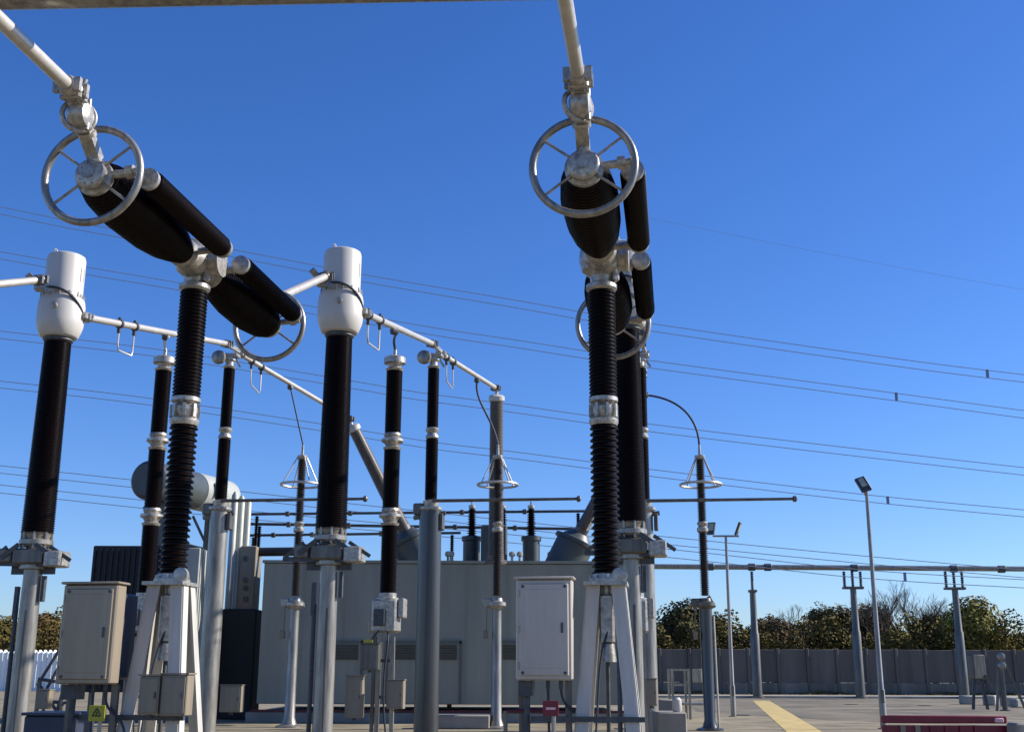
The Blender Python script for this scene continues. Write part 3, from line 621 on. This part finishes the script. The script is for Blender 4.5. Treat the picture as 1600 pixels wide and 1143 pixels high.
# ------------------------------------------------------------------ signs, low clutter
def sign(px0, px1, py0, py1, Y, mat, name, label, ink):
    a = P(px0, py0, Y); e = P(px1, py1, Y); c = Vector(((a.x+e.x)/2, Y, (a.z+e.z)/2)); w_, h_ = e.x-a.x, a.z-e.z
    t = thing(name, (c.x, Y, 0), label, 'sign'); MB().box(c, (w_, .02, h_), 0, .004).build('sign_plate', M[mat], t)
    mb = MB()
    if ink == 'tri':
        b = len(mb.v); r_ = h_*.32
        for k in range(3): mb.bar(c+Vector((r_*math.cos(R(90+120*k)), -.014, r_*math.sin(R(90+120*k)))), c+Vector((r_*math.cos(R(210+120*k)), -.014, r_*math.sin(R(210+120*k)))), .008, n=6)
        mb.box(c+Vector((0, -.014, 0)), (.014, .008, r_*.6)); mb.build('warning_mark', M['ink'], t)
    else:
        mb.box(c+Vector((0, -.014, 0)), (w_*.6, .006, h_*.16)); mb.build('pale_band', M['pink'], t)
    MB().bar(Vector((c.x+.04, Y+.03, 0)), Vector((c.x+.04, Y+.03, c.z+h_*.4)), .03, n=8).build('post', M['galv'], t); return t
sign(140, 163, 1101, 1126, 16.2, 'ysign', 'warning_sign', 'small yellow warning plate under the large left cabinet', 'tri')
sign(848, 873, 1094, 1118, 16.3, 'red', 'notice_sign', 'small red notice plate under the large right cabinet', 'band')
# barrier chain rail behind signs
a = P(790, 1110, 16.9); e = P(850, 1109, 16.9)
t = thing('barrier_rail', a, 'thin dark red rail beside the red notice', 'barrier rail'); MB().bar(a, e, .022, n=8).build('rail', M['redpaint'], t); MB().bar(Vector((a.x, a.y, 0)), a, .03, n=8).build('post', M['galvdark'], t)
# blue grey box bottom left
t = thing('cable_trough', (P(72, 1140, 24).x, 24, 0), 'low dark blue box between the leftmost pole and yellow sign', 'equipment box')
a = P(38, 1117, 24); e = P(122, 1117, 24); MB().box(((a.x+e.x)/2, 24.5, a.z/2), (e.x-a.x, 1.0, a.z), 0, .03).build('body', M['blue'], t); MB().box(((a.x+e.x)/2, 24.5, a.z+.03), (e.x-a.x+.1, 1.1, .06), 0, .01).build('lid', M['blue'], t)
# braced stand behind left cabinet
t = thing('braced_stand', (P(80, 1100, 36).x, 36, 0), 'dark diagonal braced stand before the pale fence', 'steel stand')
for (x0, y0, x1, y1) in ((92, 1016, 58, 1070), (98, 1030, 66, 1088), (60, 1060, 102, 1066), (62, 1070, 98, 1125), (104, 1060, 84, 1125), (66, 1095, 104, 1097)):
    MB().bar(P(x0, y0, 36), P(x1, y1, 36), .05, n=8).build('brace', M['fitdark'], t)
for x in (62, 100): q = P(x, 1062, 36); MB().bar(Vector((q.x, 36, 0)), q, .07, n=8).build('leg', M['galvdark'], t)
# white steel frame and concrete blocks at the foot of the right arrester
t = thing('access_platform', (P(1067, 1080, 46).x, 46, 0), 'pale open frame platform left of the right arrester pole', 'platform')
x0, x1 = P(1050, 1044, 46).x, P(1076, 1044, 46).x; z1 = P(1060, 1044, 46).z
for x in (x0, x1):
    for y in (46, 47): MB().box((x, y, z1/2), (.09, .09, z1)).build('post', M['galv'], t)
for z in (z1-.04, z1-.6): MB().box(((x0+x1)/2, 46, z), (x1-x0-.09, .07, .07)).box(((x0+x1)/2, 47, z), (x1-x0-.09, .07, .07)).build('rail', M['galv'], t)
MB().box(((x0+x1)/2, 46.5, z1-1.3), (x1-x0+1.1, 1.3, .08)).build('deck', M['galv'], t)
MB().box((x1+.35, 46.2, z1-.25), (.34, .2, .5), 0, .02).build('meter_box', M['galv'], t)
def block(px0, px1, py, Y, d, label, mat='concrete'):
    a = P(px0, py, Y); e = P(px1, py, Y); o = MB().box(((a.x+e.x)/2, Y+d/2, a.z/2), (e.x-a.x, d, a.z), 0, .03).build('concrete_block', M[mat])
    tag(o, label, 'concrete block', 'concrete blocks on the ground')
block(1028, 1073, 1112, 31, 1.4, 'low concrete block left of the right arrester pole')
block(1030, 1052, 1092, 38, .8, 'farther concrete block beneath the pale open platform')
block(660, 765, 1116, 37.5, .8, 'long low concrete kerb block before the enclosure')
# ------------------------------------------------------------------ small bollard-like white bag by block
q = P(1063, 1108, 30.8); t = MB().lathe(Vector((q.x, 31.4, P(1063, 1112, 31).z)), UP, [(0, .1), (.05, .13), (.3, .12), (.36, .07)], 14).build('ground_marker', M['white']); tag(t, 'small white marker standing on the low concrete block', 'marker')

# ------------------------------------------------------------------ red barrier
Yb = 19.6
t = thing('road_barrier', (P(1474, 1120, Yb).x, Yb, 0), 'dark red plastic barrier panel at the bottom right corner', 'barrier')
x0, x1 = P(1377, 1119, Yb).x, P(1572, 1119, Yb).x; z1 = P(1474, 1118, Yb).z
MB().box(((x0+x1)/2, Yb, z1-.05), (x1-x0, .07, .12), 0, .015).box(((x0+x1)/2, Yb, .18), (x1-x0, .07, .14), 0, .015).box((x0+.1, Yb, z1/2+.06), (.2, .06, z1-.4)).box((x1-.27, Yb, z1/2+.06), (.54, .06, z1-.4)).build('panel', M['red'], t)
MB().box(((x0+x1)/2, Yb+.012, z1/2+.06), (x1-x0-.1, .012, z1-.4)).build('infill', M['red'], t)
for k in range(5): MB().box((x0+.33+k*.24, Yb, z1/2+.06), (.08, .05, z1-.4)).build('slat', M['cab2' if k in (0, 1) else 'red'], t)
MB().box(((x0+x1)/2+.12, Yb-.04, z1-.37), (.5, .015, .12), 0, .004).build('reflector', M['pink'], t)
MB().box((x1-.14, Yb-.05, z1-.06), (.14, .05, .07), 0, .01).build('clip', M['pink'], t)
for x in (x0+.2, x1-.2): MB().box((x, Yb, .05), (.1, .6, .09), 0, .01).build('foot', M['fitdark'], t)
q = P(1590, 1128, 19.4); t = MB().box((q.x+.05, 19.4, q.z/2), (.36, .3, q.z), .2, .03).build('concrete_block', M['concrete']); tag(t, 'pale block at the bottom right edge beside the red barrier', 'concrete block', 'concrete blocks on the ground')

# ------------------------------------------------------------------ lamp posts
def lamp_head(t, c, yaw, tilt, s=1.0, parent=None, face=-1):
    Q = Matrix.Rotation(yaw, 3, 'Z') @ Matrix.Rotation(tilt, 3, 'X')
    h = MB().box(c, (.36*s, .09*s, .62*s), bev=.02, mat=Q).build('lamp_head', M['fitdark'], t)
    MB().box(c+Q @ Vector((0, -.05*s, .05*s)), (.24*s, .02, .36*s), mat=Q).build('lamp_glass', M['glass'], h)
def lamp_post(px, py, Y, heads, label, bend=0):
    top = P(px, py, Y); o = Vector((top.x, Y, 0))
    t = thing('lamp_post', tuple(o), label, 'lamp post', 'lamp posts on the yard')
    MB().lathe(o, UP, [(0, .2), (.03, .2), (.04, .11), (1.2, .105), (1.25, .085), (top.z, .055)], 16).build('pole', M['galv'], t)
    if heads == 2:
        MB().bar(o+UP*top.z-Vector((.55, 0, 0)), o+UP*top.z+Vector((.55, 0, 0)), .04, n=8).build('cross_arm', M['galv'], t)
        lamp_head(t, o+UP*(top.z+.3)-Vector((.62, .1, 0)), R(-30), R(-25), .95); lamp_head(t, o+UP*(top.z+.3)+Vector((.55, .1, .02)), R(68), R(22), .95)
    else:
        MB().bar(o+UP*(top.z-.03), o+UP*(top.z+.1)+Vector((-.02, 0, 0)), .07, n=10).build('bracket', M['galv'], t)
        Q = Matrix.Rotation(R(-18), 3, 'Y') @ Matrix.Rotation(R(-28), 3, 'X'); c = o+UP*(top.z+.32)+Vector((-.12, -.1, 0))
        h = MB().box(c, (.36, .1, .58), bev=.02, mat=Q).build('lamp_head', M['fitdark'], t)
        MB().box(c+Q @ Vector((0, -.055, .05)), (.18, .02, .34), mat=Q).build('lamp_glass', M['glass'], h)
    MB().box(o+UP*1.0-Vector((0, .1, 0)), (.1, .04, .4), 0, .005).build('access_door', M['galvdark'], t)
lamp_post(1134, 837, 49, 2, 'lamp post with two heads behind the right arrester')
lamp_post(1354, 772, 38.6, 1, 'tall lamp post with one tilted head toward the right')

# ------------------------------------------------------------------ far busbar gantry
Yg = 86
a = P(1000, 884, Yg); e = P(1610, 889, Yg)
t = thing('busbar', a, 'long pale tube busbar crossing the sky at the right', 'busbar')
MB().bar(a-Vector((6, 0, 0)), e+Vector((10, 0, 0)), .19, n=14).build('tube', M['galv'], t)
for px in (1110, 1175, 1200, 1335, 1490, 1565): q = P(px, 886, Yg); MB().lathe(Vector((q.x-.3, Yg, a.z+(e.z-a.z)*(px-1000)/610)), Vector((1, 0, 0)), [(0, .2), (.05, .27), (.5, .27), (.55, .2)], 12).build('clamp', M['fitdark'], t)
def gantry(px, n, y0, label, hcol):
    q = P(px, y0, Yg); o = Vector((q.x, Yg, 0)); t = thing('busbar_support', tuple(o), label, 'busbar support', 'supports under the far busbar')
    MB().lathe(o, UP, [(0, .5), (.1, .5), (.12, .34), (q.z*.6, .32), (q.z*.62, .26), (q.z, .22)], 16).build('support_pole', M['galvdark'], t)
    MB().box(o+UP*(q.z+.1), (.6 if n == 1 else 1.5, .5, .18), 0, .03).build('head_plate', M['galvdark'], t)
    zt_ = P(px, 890, Yg).z
    for k in range(n): MB().lathe(o+UP*(q.z+.2)+Vector(((k-(n-1)/2)*.6, 0, 0)), UP, sheds(0, zt_-q.z-.3, .08, .13, .14), 12).build('insulator', M['galvdark'], t)
gantry(1176, 1, 925, 'single column support nearest the twin lamp post', 5)
gantry(1333, 3, 920, 'three pronged support left of the tall lamp post', 5)
gantry(1492, 3, 921, 'three pronged support right of the tall lamp post', 5)
# steel equipment on the right
for px, Y, lab in ((1524, 60, 'grey equipment stand with slanted plate left of the pair at far right'), (1562, 58, 'slim equipment stand with round gauges at the far right')):
    q = P(px, 1022, Y); o = Vector((q.x, Y, 0)); t = thing('equipment_stand', tuple(o), lab, 'equipment stand', 'equipment stands at far right')
    if px == 1524:
        MB().box(o+UP*(q.z-.6), (.75, .5, 1.2), .3, .05).build('housing', M['galvdark'], t)
        for sx in (-.3, .3): MB().beam(o+UP*(q.z-1.2)+Vector((sx*.6, 0, 0)), o+Vector((sx*1.2, 0, 0)), .12, .12).build('leg', M['fitdark'], t)
        MB().beam(o+UP*(q.z-1.0)+Vector((.3, -.2, 0)), o+UP*.6+Vector((1.0, -.2, 0)), .1, .06).build('brace', M['galvdark'], t)
    else:
        MB().lathe(o, UP, [(0, .25), (.05, .25), (.06, .12), (q.z-.4, .12)], 12).build('support_pole', M['galvdark'], t)
        for dz in (.0, -.42): MB().lathe(o+UP*(q.z-.1+dz)+Vector((0, -.05, 0)), Vector((0, -1, 0)), [(0, .14), (.04, .19), (.12, .19), (.14, .15)], 16).build('gauge', M['galv'], t)
        for sx in (-.4, 1.0): MB().beam(o+UP*(q.z-.3)+Vector((sx*.2, 0, 0)), o+Vector((sx, 0, 0)), .1, .1).build('brace', M['galvdark'], t)
random.seed(3)
for k, (px, Y, s) in enumerate(((1575, 66, .5), (1588, 64, .42), (1546, 68, .55), (1508, 70, .5))):
    q = P(px, 1080, Y); o = MB().box((q.x, Y, s*.5), (s*1.6, s*1.2, s), k*.5, .05).build('concrete_block', M['kerb'])
    tag(o, ('pale foundation block below the round gauges', 'pale foundation block at the extreme right below the wall', 'pale foundation block between the two equipment stands', 'pale foundation block below the third busbar support')[k], 'concrete block', 'concrete blocks on the ground')

# ------------------------------------------------------------------ perimeter wall and fence
Yw = 101; xs, xe = P(985, 1050, Yw).x, 75
zt = P(1300, 1014, Yw).z
t = thing('boundary_wall', ((xs+xe)/2, Yw, 0), 'long grey concrete panel wall below the trees on the right', 'wall')
np_ = 26; wd = (xe-xs)/np_
for i in range(np_):
    xc = xs+wd*(i+.5); tl = .03*math.sin(i*2.3)
    MB().box((xc, Yw+tl, .95+(zt-.95)/2), (wd-.25, .14, zt-.95-.05*(i % 3 == 1)), 0, .02).build('wall_panel', M['wall'], t)
    MB().box((xc, Yw-.05+tl, .48), (wd-.25, .26, .93), 0, .03).build('base_panel', M['wallbase'], t)
for i in range(np_+1): MB().box((xs+wd*i, Yw-.08, zt/2+.06), (.24, .26, zt+.04), 0, .03).build('post', M['wall'], t)
# pale palisade on the left
xs2, xe2 = P(-260, 1050, Yw).x, P(440, 1050, Yw).x; zt2 = P(200, 1016, Yw).z
t = thing('palisade_fence', ((xs2+xe2)/2, Yw, 0), 'pale white palisade fence under the trees on the left', 'fence')
n = int((xe2-xs2)/.42); bays = 12
for bI in range(bays):
    mb = MB()
    for i in range(int(n*bI/bays), int(n*(bI+1)/bays)):
        x = xs2+.42*i; b = len(mb.v)
        for z in (.05, zt2-.15, zt2+.05):
            s_ = .2 if z < zt2 else .03
            mb.v += [Vector((x-s_, Yw+.1, z)), Vector((x-s_*.55, Yw-.1, z)), Vector((x+s_, Yw+.14, z)), Vector((x+s_-.01, Yw+.16, z)), Vector((x-s_*.55, Yw-.05, z)), Vector((x-s_, Yw+.13, z))]
        for j in range(2):
            for k in range(6): mb.f.append((b+j*6+k, b+j*6+(k+1) % 6, b+(j+1)*6+(k+1) % 6, b+(j+1)*6+k))
    mb.build('pale_panel', M['palisade'], t, sharp=20)
for z in (.6, zt2-.6): MB().box(((xs2+xe2)/2, Yw+.25, z), (xe2-xs2, .06, .08)).build('rail', M['palisade'], t)
for i in range(bays+1): MB().box((xs2+(xe2-xs2)*i/bays, Yw+.36, zt2/2), (.14, .14, zt2)).build('post', M['galv'], t)

for px, py, lab in ((1158, 1117, 'small dark drain cover beside the twin lamp post foot'), (1330, 1100, 'small dark drain cover left of the tall lamp post foot'), (1445, 1102, 'small dark drain cover right of the tall lamp post foot')):
    q = GP(px, py); t = thing('drain_cover', (q.x, q.y, 0), lab, 'drain cover', 'drain covers in the yard'); MB().box((q.x, q.y, .012), (.7, .5, .02), 0, .004).build('frame', M['galvdark'], t)
    for k in range(6): MB().box((q.x-.25+k*.1, q.y, .028), (.05, .4, .012)).build('bar', M['fitdark'], t)
random.seed(21)
lf = MB()
for k in range(2600):
    x = xs+random.random()**1.0*(xe-xs); dn = .5+.5*math.sin(x*.9)*math.sin(x*.37+1)
    if random.random() > dn: continue
    p = Vector((x, Yw-.35-abs(random.gauss(0, .25)), random.uniform(0, .35*dn))); s_ = random.uniform(.04, .12); n_ = Vector((random.uniform(-1, 1), -1, random.uniform(-.5, 1))).normalized(); e1, e2 = basis(n_); b = len(lf.v)
    lf.v += [p-e1*s_, p-e2*s_*.7, p+e1*s_, p+e2*s_]; lf.f.append((b, b+1, b+2, b+3))
tag(lf.build('weeds', LEAF[0], sharp=180), 'low weeds along the foot of the concrete wall', 'weeds', kind='stuff')

# ------------------------------------------------------------------ overhead line bundles
YW = 78
def bundle(pts, gap, label, spacers=(), Y=YW, r=.027):
    P1 = [P(x, y, Y) for x, y in pts]
    # smooth interpolation
    def samp(Ps, n=8):
        res = []
        for i in range(len(Ps)-1):
            p0 = Ps[max(i-1, 0)]; p1 = Ps[i]; p2 = Ps[i+1]; p3 = Ps[min(i+2, len(Ps)-1)]
            for k in range(n):
                t_ = k/n; res.append(.5*((2*p1)+(p2-p0)*t_+(2*p0-5*p1+4*p2-p3)*t_**2+(3*p1-p0-3*p2+p3)*t_**3))
        return res+[Ps[-1]]
    A = samp(P1)
    t = thing('overhead_line', P1[0], label, 'overhead line', 'overhead line wires crossing the sky')
    dz = gap/F*Y
    MB().tube(A, r, 6).build('wire', M['wire'], t)
    MB().tube([a-UP*dz+Vector((0, .25, 0)) for a in A], r, 6).build('wire', M['wire'], t)
    for sx in spacers:
        for a, b_ in zip(A, A[1:]):
            X_ = P(sx, 600, Y).x
            if a.x <= X_ < b_.x:
                MB().box(a-UP*dz*.5, (.16, .12, dz+.08)).build('spacer', M['wire'], t); break
bundle([(-80, 308), (0, 323), (135, 350), (370, 391), (575, 430), (795, 467), (1010, 504), (1400, 560), (1600, 585), (1680, 594)], 11, 'highest twin wires crossing behind the right breaker head', (1548,))
bundle([(-80, 380), (0, 393), (140, 418), (270, 440), (650, 507), (800, 530), (1010, 562), (1400, 614), (1600, 641), (1680, 650)], 11, 'second twin wires from the top', (1402,))
bundle([(-80, 506), (0, 517), (250, 546), (545, 594), (650, 612), (800, 632), (1015, 662), (1300, 696), (1600, 730), (1680, 738)], 11, 'third twin wires from the top')
bundle([(-80, 586), (0, 595), (220, 620), (490, 660), (675, 690), (800, 705), (1010, 732), (1350, 772), (1600, 796), (1680, 804)], 10, 'fourth twin wires from the top, passing just below the right arrester ring', (1375,))
bundle([(-80, 718), (0, 727), (195, 748), (400, 770), (600, 792), (1020, 836), (1350, 868), (1600, 890), (1680, 897)], 11, 'fifth twin wires from the top, beside the conservator drum')
bundle([(-80, 748), (0, 757), (215, 780), (400, 799), (1020, 855), (1340, 889), (1600, 905), (1680, 909)], 12, 'lowest twin wires, dropping below the far busbar', (1400, ))
# single very faint wire high at right
q = [P(x, y, YW) for x, y in ((1090, 355), (1250, 388), (1470, 430), (1700, 470))]
t = MB().tube([P(900, 318, 150), P(1250, 388, 150), P(1470, 430, 150), P(1750, 478, 150)], .018, 6).build('overhead_line', M['wire']); tag(t, 'single faint wire high in the right sky', 'overhead line', 'overhead line wires crossing the sky')

# ------------------------------------------------------------------ trees
def branchy(mb, p, d, L, r, lvl, tips, spread=.6):
    d = d.normalized(); e = p+d*L; mb.bar(p, e, r, r*.62, n=5 if lvl < 2 else 4); tips.append(e)
    if lvl <= 0: return
    for k in range(3 if lvl > 1 else 4):
        nd = d+Vector((random.uniform(-1, 1), random.uniform(-1, 1), random.uniform(-.2, .8)))*spread
        branchy(mb, p+d*L*random.uniform(.55, 1), nd, L*random.uniform(.6, .78), r*.55, lvl-1, tips, spread)
def tree(px, ptop, Y, wpx, mat, label, bare=False, dens=1.0):
    top = P(px, ptop, Y); o = Vector((top.x, Y, 0)); H = top.z; W = wpx/F*Y*.5
    t = thing('bare_tree' if bare else 'tree', tuple(o), label, 'tree', 'trees behind the boundary')
    tips = []; mb = MB()
    if bare:
        mb.bar(o, o+UP*H*.35, .2, .14, n=8)
        for k in range(7): branchy(mb, o+UP*H*random.uniform(.2, .4), Vector((random.uniform(-.6, .6), random.uniform(-.6, .6), 1)), H*.24, .08, 4, tips, .55)
        mx = max(v.z for v in mb.v); sc = H/mx
        mb.v = [Vector((o.x+(v.x-o.x)*sc, o.y+(v.y-o.y)*sc, v.z*sc)) for v in mb.v]
        mb.build('trunk', M['bark'], t, sharp=80); return
    mb.lathe(o, UP, [(0, .35), (.5, .24), (H*.35, .17), (H*.8, .05)], 8)
    clumps = []; CZ, RZ = H*.56, H*.44
    for k in range(int(34*dens)):
        d_ = Vector((random.gauss(0, 1), random.gauss(0, 1), random.gauss(0, 1))).normalized(); q_ = random.uniform(.45, .8)
        c = o+Vector((d_.x*W*q_, d_.y*W*.8*q_, CZ+d_.z*RZ*q_)); clumps.append((c, min(W, RZ)*random.uniform(.22, .38)))
        mb.bar(o+UP*max(.5, c.z*.55), c, .06, .02, n=5)
    mb.build('trunk', M['bark'], t, sharp=80)
    lf = MB()
    def leaf(p, out, s_):
        n_ = (out+Vector((random.uniform(-1, 1), random.uniform(-1, 1), random.uniform(-1, 1)))*.55).normalized(); u_, v_ = basis(n_)
        a = random.uniform(0, 3.14); e1 = u_*math.cos(a)+v_*math.sin(a); e2 = n_.cross(e1)
        b = len(lf.v); lf.v += [p-e1*s_, p-e2*s_*.6, p+e1*s_, p+e2*s_*.6]; lf.f.append((b, b+1, b+2, b+3))
    for c, rc in clumps:
        for k in range(260):
            v = Vector((random.gauss(0, 1), random.gauss(0, 1), random.gauss(0, 1))).normalized(); p = c+v*rc*random.uniform(.55, 1.05)
            if p.z < .2 or p.z > H: continue
            leaf(p, v, random.uniform(.09, .18))
    for k in range(3600):
        v = Vector((random.gauss(0, 1), random.gauss(0, 1), random.gauss(0, 1))).normalized(); q_ = random.uniform(.5, .93)
        p = o+Vector((v.x*W*q_, v.y*W*.8*q_, CZ+v.z*RZ*q_)); leaf(p, v, random.uniform(.15, .27))
    lf.build('crown', LEAF[mat], t, sharp=180)
random.seed(11)
TR = [(-70, 950, 118, 130, 1, 'brown tree cut by the left edge, outermost'), (5, 955, 116, 90, 0, 'rounded olive tree at the far left behind the palisade'), (75, 952, 118, 85, 1, 'brown tree between the leftmost pole and large left cabinet'),
      (150, 965, 120, 100, 0, 'olive tree behind the large left cabinet'), (260, 975, 122, 120, 2, 'dark tree hidden behind the left breaker legs'), (395, 972, 118, 70, 0, 'small tree in the gap left of the enclosure'),
      (1062, 932, 118, 92, 2, 'dark round tree just right of the right breaker stack'), (1112, 950, 121, 66, 0, 'olive tree behind the right arrester pole'), (1160, 978, 119, 60, 0, 'low olive tree behind the single busbar support'),
      (1205, 958, 117, 86, 1, 'brown rounded tree right of the single busbar support'), (1262, 965, 122, 80, 2, 'dark tree between the first two busbar supports'), (1300, 936, 119, 92, 2, 'tall dark tree left of the second busbar support'),
      (1350, 938, 121, 90, 1, 'brown tree at the second busbar support'), (1395, 975, 116, 60, 3, 'low yellow green bush right of the tall lamp post'), (1455, 955, 118, 84, 2, 'dark ragged tree left of the third busbar support'),
      (1515, 925, 114, 100, 3, 'yellow green evergreen tree behind the third busbar support'), (1560, 985, 116, 60, 3, 'low yellow green tree right of the evergreen'), (1598, 985, 122, 60, 1, 'small brown tree at the right edge'), (1680, 960, 120, 110, 0, 'olive tree just beyond the right edge'), (980, 955, 123, 90, 0, 'olive tree behind the right breaker stack')]
for px, pt, Y, wp, mt, lab in TR: tree(px, pt, Y, wp*1.25, mt, lab)
for px, pt, Y, lab in ((1240, 942, 116, 'thin bare tree between the first two busbar supports'), (1372, 903, 116, 'thin bare tree behind the tall lamp post'), (1418, 908, 118, 'widest bare tree right of the tall lamp post'), (1448, 925, 119, 'bare tree nearest the third busbar support')):
    tree(px, pt, Y, 60, 0, lab, bare=True)
random.seed(5)
# hedge mass closing the view below crowns
def hedge(x0, x1, Y, h, label):
    lf = MB(); o = Vector(((x0+x1)/2, Y, 0))
    for k in range(int((x1-x0)*260)):
        x = random.uniform(x0, x1); hh = h*(1+.18*math.sin(x*.7)+.1*math.sin(x*1.9)); p = Vector((x, Y+random.uniform(-1.2, 1.2), hh*random.random()**.6)); s_ = random.uniform(.1, .2)
        n_ = Vector((random.uniform(-1, 1), random.uniform(-1, .3), random.uniform(-.5, 1))).normalized(); e1, e2 = basis(n_)
        b = len(lf.v); lf.v += [p-e1*s_, p-e2*s_*.7, p+e1*s_, p+e2*s_*.7]; lf.f.append((b, b+1, b+2, b+3))
    o_ = lf.build('undergrowth', LEAF[0], sharp=180); tag(o_, label, 'undergrowth', kind='stuff')
hedge(P(900, 1050, 112).x, P(1720, 1050, 112).x, 112, 6.0, 'dark undergrowth between the tree trunks behind the concrete wall')
hedge(P(-200, 1050, 112).x, P(450, 1050, 112).x, 112, 6.0, 'dark undergrowth between the tree trunks behind the palisade')
